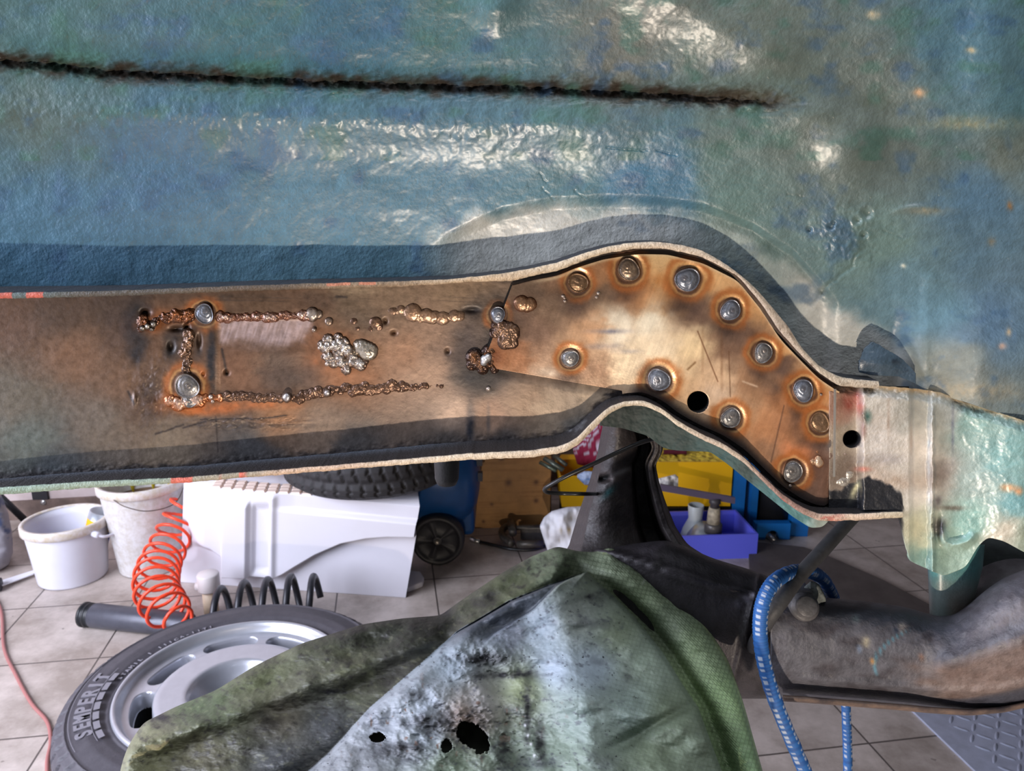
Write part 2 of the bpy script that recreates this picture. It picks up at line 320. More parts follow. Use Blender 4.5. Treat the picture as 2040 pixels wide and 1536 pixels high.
def panel_col(px, py):
    wx = px+90*fbm(px/120., py/90., 61); wy = py+70*fbm(px/120., py/90., 62)
    c = idw(wx, wy, [(100, 60, (66, 100, 104)), (500, 60, (58, 98, 106)), (900, 60, (66, 104, 108)), (700, 20, (52, 92, 112)), (1250, 80, (100, 104, 96)), (1500, 60, (98, 110, 102)), (1900, 60, (72, 108, 122)), (2000, 200, (72, 108, 118)), (1750, 180, (92, 104, 98)),
        (60, 190, (78, 98, 96)), (900, 220, (70, 104, 120)), (300, 330, (58, 96, 122)), (100, 450, (62, 100, 124)), (600, 440, (76, 114, 132)), (900, 350, (80, 118, 136)), (1300, 350, (60, 106, 134)), (1150, 340, (80, 118, 128)), (1450, 380, (88, 116, 110)), (1500, 240, (92, 112, 108)), (1650, 270, (96, 108, 100)),
        (1750, 480, (98, 124, 118)), (1950, 400, (74, 106, 128)), (1950, 650, (82, 108, 128)), (1800, 300, (92, 106, 102)), (2000, 300, (94, 104, 96)), (1820, 620, (90, 122, 134)), (1900, 760, (120, 122, 110))], 3.4, 40)
    # bare pale primer round the arch
    sw = np.interp(px, [760, 850, 950, 1050, 1150, 1250, 1350, 1450, 1560, 1640, 1720, 1800, 1850], [520, 455, 432, 410, 412, 420, 425, 450, 520, 590, 640, 690, 740])
    n = fbm(px/45., py/40., 71)
    pale = ss(-26, 26, py-sw+30*n)*ss(790, 960, px)*(1-ss(1770, 1860, px))
    right = ss(1400, 1520, px); pale = pale*(1-.0*right)
    c = mix(c, (186, 186, 180), pale*(.92-.42*ss(1300, 1460, px)*(1-ss(1540, 1620, px))))
    # dried brown film in the crease
    cl = np.interp(px, [-80, 0, 100, 200, 400, 600, 800, 1000, 1200, 1400, 1640, 2100], [112, 118, 128, 140, 150, 160, 168, 172, 182, 192, 206, 215])
    cr = np.exp(-((py-cl-2+16*fbm(px/24., py/14., 73))/17.)**2)*(1-ss(1480, 1640, px)); c = mix(c, (58, 48, 40), np.clip(cr*1.0, 0, .9))
    # edge overspray/rusty smears
    for bx, by, sx, sy, k, co in ((1830, 185, 14, 10, .9, (200, 160, 120)), (1740, 30, 12, 8, .8, (200, 180, 140)), (1935, 100, 10, 6, .8, (190, 165, 120)), (1930, 245, 90, 14, .5, (160, 150, 110)), (1850, 420, 40, 8, .5, (150, 140, 110)), (2012, 410, 6, 9, .9, (130, 90, 50)), (1975, 482, 7, 8, .7, (130, 110, 80)), (1900, 780, 140, 20, .5, (170, 150, 115)), (1800, 530, 5, 4, .9, (210, 210, 190)), (2010, 662, 5, 8, .9, (200, 160, 110)), (1997, 690, 7, 6, .8, (200, 150, 120)), (1700, 480, 40, 30, .35, (60, 80, 76)), (1745, 200, 40, 22, .5, (70, 78, 62)), (1500, 190, 70, 14, .5, (80, 76, 62))):
        k2 = k*np.exp(-((px-bx)/sx)**2-((py-by)/sy)**2+.8*fbm(px/8., py/8., 81)); c = mix(c, co, np.clip(k2, 0, 1))
    sp = fbm(px/5., py/5., 91, 3); c = mix(c, (205, 200, 180), .5*ss(.62, .80, sp)); c = mix(c, (30, 44, 50), .5*ss(.55, .8, -sp)*ss(0, 1, px/900))
    g = fbm(px/60., py/45., 95, 4); c = mix(c, (62, 104, 92), np.clip(.6*ss(.1, .6, g), 0, 1)*(py < 320)); c = mix(c, (52, 84, 118), .55*ss(.15, .6, -g))
    return c
PB = pl([(-90, 0), (1660, 0), (1700, 0)])
def panel_col4(px, py):
    c = panel_col(px, py); c = (c*.88+c.mean(-1, keepdims=True)*.12)*1.04; cl = np.interp(px, [-80, 0, 100, 200, 400, 600, 800, 1000, 1200, 1400, 1640, 2100], [112, 118, 128, 140, 150, 160, 168, 172, 182, 192, 206, 215])
    g = 1-.97*np.exp(-((py-cl+14)/46.)**4)*(1-ss(1560, 1660, px)); g = g*(1-.6*ss(1740, 1900, px)); g = g*(1-.6*ss(430, 520, py))*(.25+.75*ss(-60, 420, px)); return np.concatenate([c, g[..., None]], -1)
def panel_bot(x): 
    seam = np.interp(x, [1660, 1700, 1830, 1920, 2040, 2110], [762, 765, 776, 800, 840, 862])
    return np.where(x < 1640, TO(x)+8, np.where(x < 1700, (TO(x)+8)*(1-(x-1640)/60.)+seam*(x-1640)/60., seam))
xs = np.concatenate([np.arange(-420, -90, 6.), np.arange(-90, 2112, 2.0), np.arange(2112, 2400, 6.)]); v = np.concatenate([np.linspace(-.42, 0, 30)[:-1], np.linspace(0, 1, 400)])[:, None]; PX = xs[None, :]+0*v; PY = -80+v*(panel_bot(xs)[None, :]+80)
grid('floor_pan', Wd(PX, PY, panel_Y(PX, PY)), UB, car, col=panel_col4(PX, PY))
# --- web of the old rail
welds = [(1253, 537, 22, 'o'), (1152, 563, 19, 'f'), (1370, 557, 24, 'b'), (1456, 618, 20, 'b'), (1521, 703, 19, 's'), (1601, 778, 21, 'b'), (1634, 842, 19, 'f'), (1313, 757, 22, 'b'), (1136, 714, 17, 's'), (1456, 833, 20, 's'), (1580, 940, 20, 's'), (992, 627, 15, 'b'), (407, 625, 19, 'b'), (373, 770, 24, 's'), (378, 797, 15, 's')]
WEBC = [(30, 640, (120, 86, 62)), (30, 800, (118, 108, 92)), (60, 880, (108, 118, 112)), (150, 700, (150, 108, 78)), (120, 620, (104, 78, 58)), (230, 610, (96, 74, 58)), (250, 750, (136, 100, 74)), (200, 850, (124, 110, 96)), (320, 660, (130, 92, 64)), (300, 800, (104, 78, 62)), (330, 880, (138, 120, 100)), (480, 740, (140, 96, 68)), (560, 740, (100, 78, 66)), (560, 820, (168, 116, 76)), (620, 600, (130, 94, 68)), (500, 600, (120, 88, 62)), (700, 590, (140, 114, 88)), (640, 850, (150, 124, 104)), (700, 740, (168, 112, 74)), (800, 700, (182, 134, 100)), (800, 600, (152, 122, 94)), (850, 650, (178, 140, 112)), (860, 740, (182, 144, 116)), (900, 580, (166, 134, 102)), (930, 700, (92, 76, 70)), (960, 745, (64, 56, 52)), (900, 830, (206, 172, 146)), (980, 830, (180, 140, 112)), (1050, 800, (166, 134, 106)), (1100, 820, (184, 158, 130)), (1180, 800, (190, 164, 134)),
        (900, 880, (96, 88, 84)), (1000, 885, (70, 66, 66)), (500, 900, (84, 84, 88)), (100, 940, (76, 86, 92)), (700, 890, (84, 80, 80)), (1150, 860, (110, 108, 104)), (500, 930, (40, 38, 40)), (100, 962, (50, 40, 38)), (900, 900, (44, 42, 44)), (1300, 800, (60, 52, 50)), (1450, 880, (60, 50, 48)), (1560, 970, (44, 40, 42)), (1690, 800, (120, 84, 66)), (1700, 940, (90, 78, 66)), (1690, 870, (120, 112, 96)), (1650, 990, (40, 38, 40)), (1760, 1000, (36, 36, 42))]
PLC = [(1050, 580, (112, 90, 72)), (1100, 600, (124, 98, 76)), (1150, 600, (128, 98, 74)), (1200, 590, (118, 94, 74)), (1250, 590, (196, 134, 82)), (1310, 530, (226, 184, 126)), (1230, 650, (232, 216, 186)), (1300, 640, (236, 220, 188)), (1180, 660, (196, 148, 106)), (1060, 660, (126, 96, 76)), (1020, 700, (160, 104, 66)), (1080, 730, (172, 136, 106)), (1180, 745, (156, 118, 88)), (1250, 720, (228, 202, 162)), (1310, 700, (234, 208, 168)), (1380, 690, (234, 202, 152)), (1390, 620, (112, 84, 66)), (1340, 590, (196, 138, 80)), (1420, 560, (224, 172, 112)), (1430, 740, (206, 168, 128)), (1450, 700, (130, 96, 72)), (1480, 670, (116, 86, 66)), (1500, 760, (160, 116, 80)), (1550, 730, (104, 78, 64)), (1560, 800, (184, 118, 70)), (1640, 790, (206, 138, 80)), (1658, 860, (118, 118, 116)), (1600, 860, (156, 104, 68)), (1520, 860, (184, 124, 80)), (1590, 895, (206, 124, 76)), (1640, 930, (112, 80, 64)), (1540, 905, (156, 114, 84)), (1440, 790, (206, 174, 142)), (1350, 785, (206, 164, 118)), (1600, 960, (104, 78, 66)), (1480, 850, (190, 142, 100)), (1200, 540, (170, 120, 80)), (1110, 560, (140, 104, 76)), (1500, 600, (216, 160, 100)), (1570, 700, (220, 164, 104)), (1640, 760, (216, 160, 100)), (1320, 830, (190, 150, 110))]
def tint(px, py, c, seed=0):
    nz = fbm(px/22., py/22., 101+seed); nz2 = fbm(px/9., py/30., 103)
    for (x, y, r, k) in welds:
        dx, dy = px-x, py-y; d = np.hypot(dx, dy)/r; d = d*(1+.16*nz)
        dd = np.hypot(dx+.3*r, (dy-1.6*r)*.8)/r*(1+.35*nz)
        if x > 1000: c = mix(c, (60, 46, 42), .82*np.exp(-(dd/1.35)**2))
        c = mix(c, (178, 102, 48), .75*np.exp(-((d-1.75)/.38)**2))
        c = mix(c, (226, 176, 112), .6*np.exp(-((d-1.40)/.13)**2))
        c = mix(c, (92, 62, 44), .8*np.exp(-((d-1.16)/.12)**2))
    return c
def soot(px, py, c, L):
    nz = fbm(px/18., py/18., 111)
    for x, y, sx, sy, k, co in L:
        c = mix(c, co, np.clip(k*np.exp(-((px-x)/sx)**2-((py-y)/sy)**2+.9*nz), 0, 1)*np.clip(2.2-np.hypot((px-x)/sx, (py-y)/sy), 0, 1))
    return c
ORG = (156, 86, 38); BLK = (30, 27, 28)
def web_col(px, py):
    wx = px+26*fbm(px/50., py/30., 63); wy = py+14*fbm(px/60., py/30., 64)
    c = idw(wx, wy, WEBC, 3.2, 14); c = c*.86+c.mean(-1, keepdims=True)*.14; c = c*.86; c = tint(px, py, c)
    L = [(272, 645, 24, 42, 1.3, BLK), (290, 625, 16, 14, 1.1, BLK), (270, 690, 18, 36, .9, (42, 38, 40)), (340, 690, 14, 26, 1, (40, 36, 36)), (372, 655, 26, 10, 1, (36, 33, 34)), (300, 800, 16, 40, .6, (60, 52, 48)), (700, 640, 60, 26, .5, (84, 72, 62)), (620, 720, 30, 60, .4, (90, 76, 66)), (340, 632, 50, 16, .95, ORG), (300, 650, 30, 14, .8, ORG), (350, 672, 22, 30, .8, (56, 46, 40)), (395, 690, 10, 34, .7, (60, 50, 46)), (421, 715, 9, 66, 1.2, (40, 38, 42)), (350, 805, 45, 18, .8, ORG), (420, 815, 60, 12, .7, (190, 100, 44)), (500, 806, 90, 10, .55, (190, 108, 56)), (640, 600, 40, 20, .4, (60, 50, 44)), (650, 700, 60, 55, .45, (184, 108, 60)), (600, 750, 40, 26, .4, (64, 56, 54)), (960, 715, 38, 30, .8, (58, 44, 36)), (955, 750, 50, 26, .7, (52, 50, 50)), (985, 680, 22, 40, .5, BLK), (990, 600, 50, 22, .55, (56, 50, 48)), (940, 620, 22, 14, .8, (40, 36, 36)), (937, 845, 8, 36, .85, (40, 42, 50)), (973, 840, 4, 30, .5, (70, 70, 74)), (290, 780, 22, 30, .4, (70, 56, 50)), (540, 668, 4, 4, 0, BLK), (500, 848, 150, 5, .5, (70, 60, 54)), (450, 590, 160, 8, .5, (66, 54, 46)), (700, 580, 60, 8, .3, (190, 170, 140)), (240, 655, 30, 50, .5, (74, 56, 48)), (935, 700, 22, 60, .4, (70, 62, 62))]
    c = soot(px, py, c, L)
    # ground bright patch
    g = ss(0, 1, (px-428)/14.)*ss(0, 1, (632-px-.35*(py-640)+8*fbm(px/9., py/9., 12))/22.)*ss(0, 1, (py-632)/8.)*ss(0, 1, (698+16*fbm(px/40., py/20., 14)-py)/26.)
    c = mix(c, (190, 170, 172), .8*g*(.75+.5*vn(px/3.+py/9., py/26.-px/60., 77)))
    # scratches
    sc = vn(px/90.+py/40., py/2.4-px/60., 5); c = mix(c, (60, 50, 46), .30*ss(.72, .9, sc)*(py < 612)*(px > 250)*(px < 960))
    for (ax, ay, bx, by, w_) in ((310, 865, 365, 846, 2), (365, 852, 410, 840, 2), (400, 836, 500, 834, 1.5), (500, 836, 570, 828, 1.5), (255, 780, 268, 805, 2.5), (670, 592, 690, 592, 2.5), (442, 696, 452, 745, 2.5), (430, 830, 434, 900, 1.6)):
        L2 = (bx-ax)**2+(by-ay)**2; tt = np.clip(((px-ax)*(bx-ax)+(py-ay)*(by-ay))/L2, 0, 1); d = np.hypot(px-ax-tt*(bx-ax), py-ay-tt*(by-ay)+2*fbm(px/10., py/10., 6)); c = mix(c, (44, 36, 34), .8*np.exp(-(d/w_)**2))
    # sooty band at the root of the lower lip
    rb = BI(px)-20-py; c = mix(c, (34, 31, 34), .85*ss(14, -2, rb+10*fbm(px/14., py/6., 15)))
    c = mix(c, (44, 38, 36), .8*ss(10, 0, py-TI(px)+3)*ss(960, 1060, px))  # soot plus the shadow gap above the plate, both in this colour
    return c
PLB = lambda x: np.where(x < 990, 705+(x-968)*1.4, np.where(x < 1240, 735+(x-990)*.175, BI(x)-16))
PLT = lambda x: np.where(x < 1022, 705-(x-970)*2.72, TI(x)+6+3*ss(1120, 1200, x))
def web_h(px, py):
    """relief of the rail web, towards the viewer"""
    h = .00012*fbm(px/14., py/12., 121, 3)+.0006*fbm(px/110., py/60., 122, 2)
    # repair insert pressed slightly in, with its edges
    ins = ss(0, 14, px-427)*ss(0, 50, 650-px)*ss(0, 10, py-630)*ss(0, 14, 790-py); h = h-.0010*ins
    for x, y, sx, sy, k in ((290, 622, 8, 6, -.004), (352, 655, 12, 5, -.003), (341, 690, 6, 9, -.003), (372, 652, 5, 6, -.004), (397, 680, 4, 12, -.003), (452, 742, 5, 5, -.003), (785, 663, 5, 4, -.003), (768, 640, 4, 5, -.003), (892, 700, 4, 5, -.003), (1390, 0, 1, 1, 0), (405, 746, 3, 4, -.002), (330, 790, 10, 8, .001), (268, 795, 4, 12, .0012), (530, 700, 90, 26, .0015), (940, 618, 14, 5, -.002)):
        h = h+k*np.exp(-((px-x)/sx)**2-((py-y)/sy)**2)
    rs = np.exp(-((px-300)/40.)**2-((py-780)/70.)**2); h = h+.0008*rs*fbm(px/9., py/12., 123, 3)
    rs = np.exp(-((py-842)/12.)**2)*ss(340, 420, px)*(1-ss(560, 640, px)); h = h+.0010*rs*fbm(px/14., py/5., 124, 3)
    # soft fold from the weld towards the arch
    fy = 745+(px-1000)*.17; h = h+.0016*ss(-14, 14, py-fy)*ss(960, 1060, px)*(1-ss(1210, 1260, px))
    # sooty crust near lower lip
    cr = ss(30, 4, BI(px)-18-py); h = h+.0005*cr*fbm(px/9., py/6., 125, 3)
    return h
def holes_warp(PX, PY, hs, step):
    mask = np.zeros(PX.shape, bool)
    for x, y, r in hs:
        d = np.hypot(PX-x, PY-y); ring = np.abs(d-r) < step*.8; k = np.where(ring, r/np.maximum(d, 1e-6), 1); PX[:] = x+(PX-x)*k; PY[:] = y+(PY-y)*k; mask |= (d <= r+step*.8)
    return mask
xs = np.concatenate([np.arange(-420, -90, 6.), np.arange(-90, 1812, 1.6)]); v = np.linspace(0, 1, 300)[:, None]; T = TI(xs)-8; Bt = BI(xs)-14+11*ss(1230, 1300, xs)
PX = xs[None, :]+0*v; PY = T+v*(Bt-T)
mk = holes_warp(PX, PY, [(1391, 801, 23), (1697, 875, 18)], 1.6)
rail = grid('frame_rail', Wd(PX, PY, yweb(PX, PY)-web_h(PX, PY)+.0015*(PX > 1660)), STEEL, car, col=web_col(PX, PY), mask=mk)
# --- lips of the rail (upper and lower), swept rectangular flanges
def lip(name, edge, th_, up, colf, x0=-420, x1=1800, jag=.6):
    xs = np.arange(x0, x1, 2.); e0 = edge(xs)+jag*fbm(xs/14., xs*0, 131)*1.6+jag*.6*fbm(xs/4., xs*0, 132); e1 = e0+th_(xs)+jag*fbm(xs/9., xs*0, 133)*1.5
    yf = YW-(PRU if up else PRL)(xs); n = 9; back = np.linspace(1, 0, n)[:, None]
    # ring: inner surface back->front, face, outer surface front->back
    Zf0 = Wd(xs, e0, yf); Zf1 = Wd(xs, e1, yf)
    def bk(Z, t):      # straight back along +Y in world, t in 0..1
        P = Z.copy(); P[:, 1] = YW+.004*1-(YW+.004-Z[:, 1])*t; return P
    rows = [bk(Zf0, t) for t in np.linspace(0, .97, 8)]
    r = .0007
    rows += [Zf0+[0, -.0003, -.0001]] + [Zf0*(1-s_)+Zf1*s_+np.array([0, -.0009*math.sin(s_*math.pi), 0]) for s_ in (.2, .4, .6, .8)]+[Zf1]
    rows += [bk(Zf1, t) for t in np.linspace(.97, 0, 8)]
    P = np.stack(rows); k = np.concatenate([np.linspace(-1, -.02, 8), [0, .2, .4, .6, .8, 1], np.linspace(1.02, 2, 8)])[:, None]+0*xs
    P[:, :, 1] += .00035*fbm(xs/14.+0*k, k*4, 134)
    return grid(name, P, EDGE, rail, col=colf(xs[None, :]+0*k, k))
CREAM = (208, 190, 168)
def lowcol(px, k):
    nz = fbm(px/20., k*2, 141); n2 = fbm(px/7., k*3, 142)
    front = idw(px, 0*px, [(0, 0, (128, 148, 132)), (250, 0, (134, 150, 134)), (450, 0, (150, 140, 120)), (600, 0, (200, 170, 145)), (900, 0, (214, 196, 172)), (1300, 0, (206, 190, 166)), (1450, 0, (190, 172, 152)), (1560, 0, (150, 120, 110)), (1700, 0, (214, 190, 168)), (1800, 0, (200, 186, 160))], 3, 30)
    red = ss(.28, .4, vn(px/22., px*0, 143)-.35)*ss(240, 270, px)*(1-ss(480, 500, px)); front = mix(front, (206, 96, 76), red*.9)
    front = mix(front, (176, 70, 60), .6*ss(.2, .4, nz)*ss(1540, 1570, px)*(1-ss(1640, 1700, px)))
    front = mix(front, (110, 92, 76), .6*ss(.3, .6, n2)*(px > 400))
    inner = np.zeros(px.shape+(3,))+np.array((34, 31, 33)); inner = mix(inner, (76, 84, 96), ss(-.35, -1, k)*ss(1000, 800, px)); inner = mix(inner, (120, 124, 128), .6*ss(.1, .5, nz)*ss(1050, 1150, px)*(1-ss(1200, 1240, px)))  # inner face: navy shadow turning black at the edge, painted into the colour
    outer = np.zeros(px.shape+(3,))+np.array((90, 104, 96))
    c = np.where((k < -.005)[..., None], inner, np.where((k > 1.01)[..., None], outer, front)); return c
def upcol(px, k):
    nz = fbm(px/20., k*2, 151); n2 = fbm(px/7., k*3, 152)
    front = idw(px, 0*px, [(0, 0, (84, 98, 98)), (230, 0, (76, 70, 62)), (500, 0, (88, 74, 60)), (750, 0, (140, 118, 94)), (950, 0, (196, 172, 142)), (1150, 0, (208, 190, 164)), (1350, 0, (204, 186, 164)), (1550, 0, (176, 160, 142)), (1680, 0, (190, 176, 156))], 3, 30)
    red = ((px < 25) | ((px > 52) & (px < 88)))*1.; front = mix(front, (206, 92, 72), red*.85)
    red = (((px > 650) & (px < 700)) | ((px > 715) & (px < 750)))*1.*(k < .5); front = mix(front, (198, 120, 90), red*.8)
    front = mix(front, (96, 78, 62), .6*ss(.25, .6, n2))
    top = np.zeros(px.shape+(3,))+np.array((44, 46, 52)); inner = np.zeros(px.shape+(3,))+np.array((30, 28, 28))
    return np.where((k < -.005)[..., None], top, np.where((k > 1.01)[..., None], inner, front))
lip('lower_lip', BI, BT, False, lowcol)
UT = lambda x: (TI(x)-TO(x))*.86
lip('upper_lip', TO, UT, True, upcol, x1=1752)
# --- repair plate
xs = np.arange(968, 1673.5, 1.2); v = np.linspace(0, 1, 330)[:, None]; T = PLT(xs); Bt = PLB(xs)
tip = ss(1640, 1672, xs); Bt = Bt-tip*22
PX = xs[None, :]+0*v; PY = T+v*(Bt-T)
def plate_col(px, py):
    wx = px+30*fbm(px/40., py/34., 65); wy = py+24*fbm(px/44., py/34., 66)
    c = idw(wx, wy, PLC, 3.4, 12); c = (c*.88+c.mean(-1, keepdims=True)*.12)*1.08; c = tint(px, py, c, 3)
    L = [(1215, 660, 40, 5, .5, (120, 118, 130)), (1200, 690, 36, 6, .4, (120, 118, 130)), (1250, 700, 26, 5, .3, (130, 130, 140)), (1040, 605, 22, 16, .6, (92, 56, 38)), (1012, 668, 24, 24, .6, (88, 62, 48)), (985, 712, 20, 20, .7, (120, 70, 40)), (1175, 760, 60, 8, .3, (190, 160, 130)), (1290, 740, 26, 20, .35, BLK), (1095, 742, 26, 10, .9, (214, 190, 164)), (1350, 610, 40, 20, .4, (70, 54, 46)), (1310, 560, 22, 24, .5, (190, 120, 60)), (1440, 650, 30, 14, .5, (60, 48, 42)), (1545, 770, 22, 36, .4, (64, 52, 48)), (1625, 925, 20, 22, .5, (80, 56, 44)), (1660, 850, 9, 60, .6, (130, 134, 136)), (1400, 700, 3, 46, .3, (120, 80, 50)), (1438, 720, 3, 60, .35, (110, 72, 46)), (1500, 690, 10, 60, .25, (90, 64, 50)), (1030, 640, 26, 40, .5, (84, 66, 56)), (1120, 585, 60, 22, .45, (92, 74, 62))]
    c = soot(px, py, c, L)
    st = vn((px+py*.4)/3.2, (py-px*.3)/60., 7); c = c*(1+.07*(st-.5))[..., None]
    for (ax, ay, bx, by, w_, co) in ((1390, 660, 1430, 760, 1.4, (110, 72, 48)), (1562, 808, 1536, 920, 1.3, (84, 60, 48)), (1452, 700, 1455, 790, 1.3, (110, 78, 54)), (1480, 760, 1508, 770, 2, (220, 190, 160)), (1370, 736, 1385, 722, 2, (120, 84, 50))):
        L2 = (bx-ax)**2+(by-ay)**2; tt = np.clip(((px-ax)*(bx-ax)+(py-ay)*(by-ay))/L2, 0, 1); d = np.hypot(px-ax-tt*(bx-ax), py-ay-tt*(by-ay)); c = mix(c, co, .7*np.exp(-(d/w_)**2))
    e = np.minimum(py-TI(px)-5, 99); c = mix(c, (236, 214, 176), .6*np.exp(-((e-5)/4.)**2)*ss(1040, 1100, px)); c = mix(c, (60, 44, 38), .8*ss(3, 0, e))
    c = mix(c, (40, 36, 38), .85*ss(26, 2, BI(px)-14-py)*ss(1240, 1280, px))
    return c
def plate_h(px, py):
    h = .00025*fbm(px/40., py/40., 161, 2)+.0022*np.exp(-((px-1290)/120.)**2-((py-690)/80.)**2)
    h = h+.0016*np.exp(-(((px-1360)*.62+(py-690)*.78)/38.)**2)*np.exp(-(((px-1360)*.78-(py-690)*.62)/110.)**2)
    h = h-.004*ss(22, -4, BI(px)-14-py)*0
    for (x, y, r, k) in welds: d = np.hypot(px-x, py-y)/r; h = h-.0007*np.exp(-((d-1.15)/.35)**2)
    h = h-.003*ss(34, 0, 1672-px)*ss(900, 980, py)
    return h
mk = holes_warp(PX, PY, [(1391, 801, 22)], 1.2)
plate = grid('repair_plate', Wd(PX, PY, yweb(PX, PY)-.0032-plate_h(PX, PY)), PLATE, car, col=plate_col(PX, PY), mask=mk, thick=.0018)
# --- weld metal
def patch(name, blobs, parent, mat=WELD, base=.0032, seed=0, colA=(196, 192, 190), colB=(110, 78, 58), pad=6, step=.9, amp=.35):
    b = np.array([t[:3] for t in blobs], float); x0, x1 = (b[:, 0]-b[:, 2]).min()-pad, (b[:, 0]+b[:, 2]).max()+pad; y0, y1 = (b[:, 1]-b[:, 2]).min()-pad, (b[:, 1]+b[:, 2]).max()+pad
    PX, PY = np.meshgrid(np.arange(x0, x1, step), np.arange(y0, y1, step)); h = np.full(PX.shape, -.0015)
    for t in blobs:
        x, y, r = t[:3]; k = t[3] if len(t) > 3 else .42; d2 = ((PX-x)**2+(PY-y)**2)/(r*r)*(1+.3*fbm(PX/(r*1.1), PY/(r*1.1), seed+int(x)))
        hh = np.where(d2 < 1.15, np.sqrt(np.clip(1-d2, 0, 1))*r*k*.00031-.0007, -.0015); h = np.maximum(h, hh)+.15*np.maximum(0, np.minimum(h, hh)+.0004)
    h = h+amp*.0006*fbm(PX/5., PY/5., seed+5, 3)*(h > -.0006)
    t = ss(-.0002, .0018, h)+.5*fbm(PX/8., PY/8., seed+7); col = mix(np.zeros(PX.shape+(3,))+np.array(colB, float), colA, np.clip(t, 0, 1))
    keep = h > -.00075; mask = ~keep
    return grid(name, Wd(PX, PY, yweb(PX, PY)-base-h), mat, parent, col=col, mask=mask)
for i, (x, y, r, k) in enumerate(welds):
    n = 46; rr = np.concatenate([np.linspace(0, 1, 26), [1.05, 1.12]]); a = np.linspace(0, 2*math.pi, n, endpoint=False)
    R, A = np.meshgrid(rr, a, indexing='ij'); ox, oy = random.uniform(-.25, .25), random.uniform(-.3, .1)
    el = 1+.07*np.sin(2*A+i)+.04*np.sin(3*A+2*i); dc = np.hypot(R*np.cos(A)-ox, R*np.sin(A)-oy)
    dome = .20 if k != 'f' else .05
    h = (dome*np.sqrt(np.clip(1-np.minimum(R, 1)**2.2, 0, 1))+.009*np.sin(dc*(20 if k != 'f' else 13))*(R < 1)*(1-R)+.02*fbm(R*np.cos(A)*3+i, R*np.sin(A)*3, i)*(R < 1))*r*.00031*1.7
    rim = .10*np.exp(-((R-.96)/.06)**2)*r*.00031*1.7; h = h+rim-.0012*(R > 1.06)
    PXw = x+r*R*np.cos(A)*el; PYw = y+r*R*np.sin(A)*el*1.05
    base_col = {'b': (132, 138, 150), 'o': (144, 124, 104), 's': (134, 132, 130), 'f': (132, 104, 78)}[k]
    col = np.zeros(R.shape+(3,))+np.array(base_col, float); col = mix(col, (70, 68, 76), .4*np.exp(-((R-.80)/.13)**2)*(k != 'f')); col = mix(col, (110, 74, 48), .7*ss(.93, 1.03, R))
    col = mix(col, (74, 60, 54), .35*np.exp(-(dc/.3)**2))
    base = .0036+(.002 if (x, y) in () else 0)
    if x < 960: base = .0006
    grid('plug_weld', Wd(PXw, PYw, YW-base-plate_h(PXw, PYw)*(x > 960)-h), WELD, car, col=col, wrap=True)
def chain(x0, y0, x1, y1, n, r, j=2, rv=.3):
    return [(x0+(x1-x0)*t+random.uniform(-j, j), y0+(y1-y0)*t+random.uniform(-j, j), r*random.uniform(1-rv, 1+rv)) for t in np.linspace(0, 1, n)]
SIL = (206, 196, 190); BRN = (150, 104, 70); DRK = (96, 78, 66)
patch('weld_bead', chain(440, 632, 615, 628, 30, 9, 2), rail, base=.0004, colA=(206, 184, 176), colB=(110, 70, 52), seed=1, amp=1.5)
patch('weld_bead', chain(616, 628, 636, 628, 4, 12, 3)+[(655, 640, 9)], rail, base=.0004, colA=(200, 190, 182), colB=DRK, seed=2)
patch('weld_bead', [(284, 640, 14), (298, 648, 12), (310, 640, 10), (303, 652, 9), (325, 630, 10), (280, 655, 8)]+chain(330, 632, 380, 626, 7, 12, 3), rail, base=.0002, colA=(140, 84, 46), colB=(70, 44, 30), seed=3, amp=1.4)
patch('weld_bead', [(294, 650, 6, .9), (306, 646, 6, .9), (284, 654, 5, .9), (303, 656, 4, .9)], rail, base=.0026, colA=(225, 220, 210), colB=(90, 80, 70), seed=4)
patch('weld_bead', chain(372, 700, 372, 740, 8, 9, 3)+chain(375, 660, 368, 700, 5, 11, 4), rail, base=.0003, colA=(150, 114, 88), colB=(80, 60, 48), seed=5, amp=1.4)
patch('weld_bead', chain(335, 795, 365, 806, 6, 12, 3)+chain(365, 800, 400, 800, 7, 12, 4)+chain(400, 795, 440, 792, 6, 9, 2), rail, base=.0005, colA=(206, 176, 160), colB=(150, 84, 44), seed=6, amp=1)
patch('weld_bead', chain(440, 790, 560, 794, 22, 8, 2)+chain(560, 794, 600, 792, 6, 9, 3)+chain(600, 788, 700, 774, 22, 8, 4)+chain(700, 776, 800, 770, 20, 9.5, 5)+chain(800, 773, 850, 768, 10, 7, 3)+chain(850, 770, 880, 768, 4, 5, 1), rail, base=.0002, colA=(128, 96, 74), colB=(92, 68, 54), seed=7, amp=1.0)
for q_ in ((571, 792, 9, .8), (652, 783, 7, .8)): patch('weld_bead', [q_], rail, base=.0030, colA=(210, 212, 220), colB=DRK, seed=8)
random.seed(12)
patch('weld_bead', [(668+random.gauss(0, 14), 690+random.gauss(0, 18), random.uniform(7, 14), .5) for _ in range(30)]+[(700+random.gauss(0, 14), 725+random.gauss(0, 7), random.uniform(6, 12), .5) for _ in range(10)], rail, base=.0006, colA=(186, 180, 176), colB=(96, 74, 60), seed=9, amp=1.6)
patch('weld_bead', [(722, 692, 17, .55), (733, 700, 19, .55), (714, 688, 12), (703, 706, 11)], rail, base=.0004, colA=(168, 160, 148), colB=(110, 92, 76), seed=10, amp=.8)
patch('weld_bead', chain(778, 620, 800, 618, 4, 8, 2)+[(822, 622, 19), (838, 630, 14)]+chain(850, 628, 880, 632, 6, 13, 3)+chain(888, 630, 915, 630, 4, 11, 3), rail, base=.0002, colA=(176, 140, 112), colB=(120, 96, 78), seed=11)
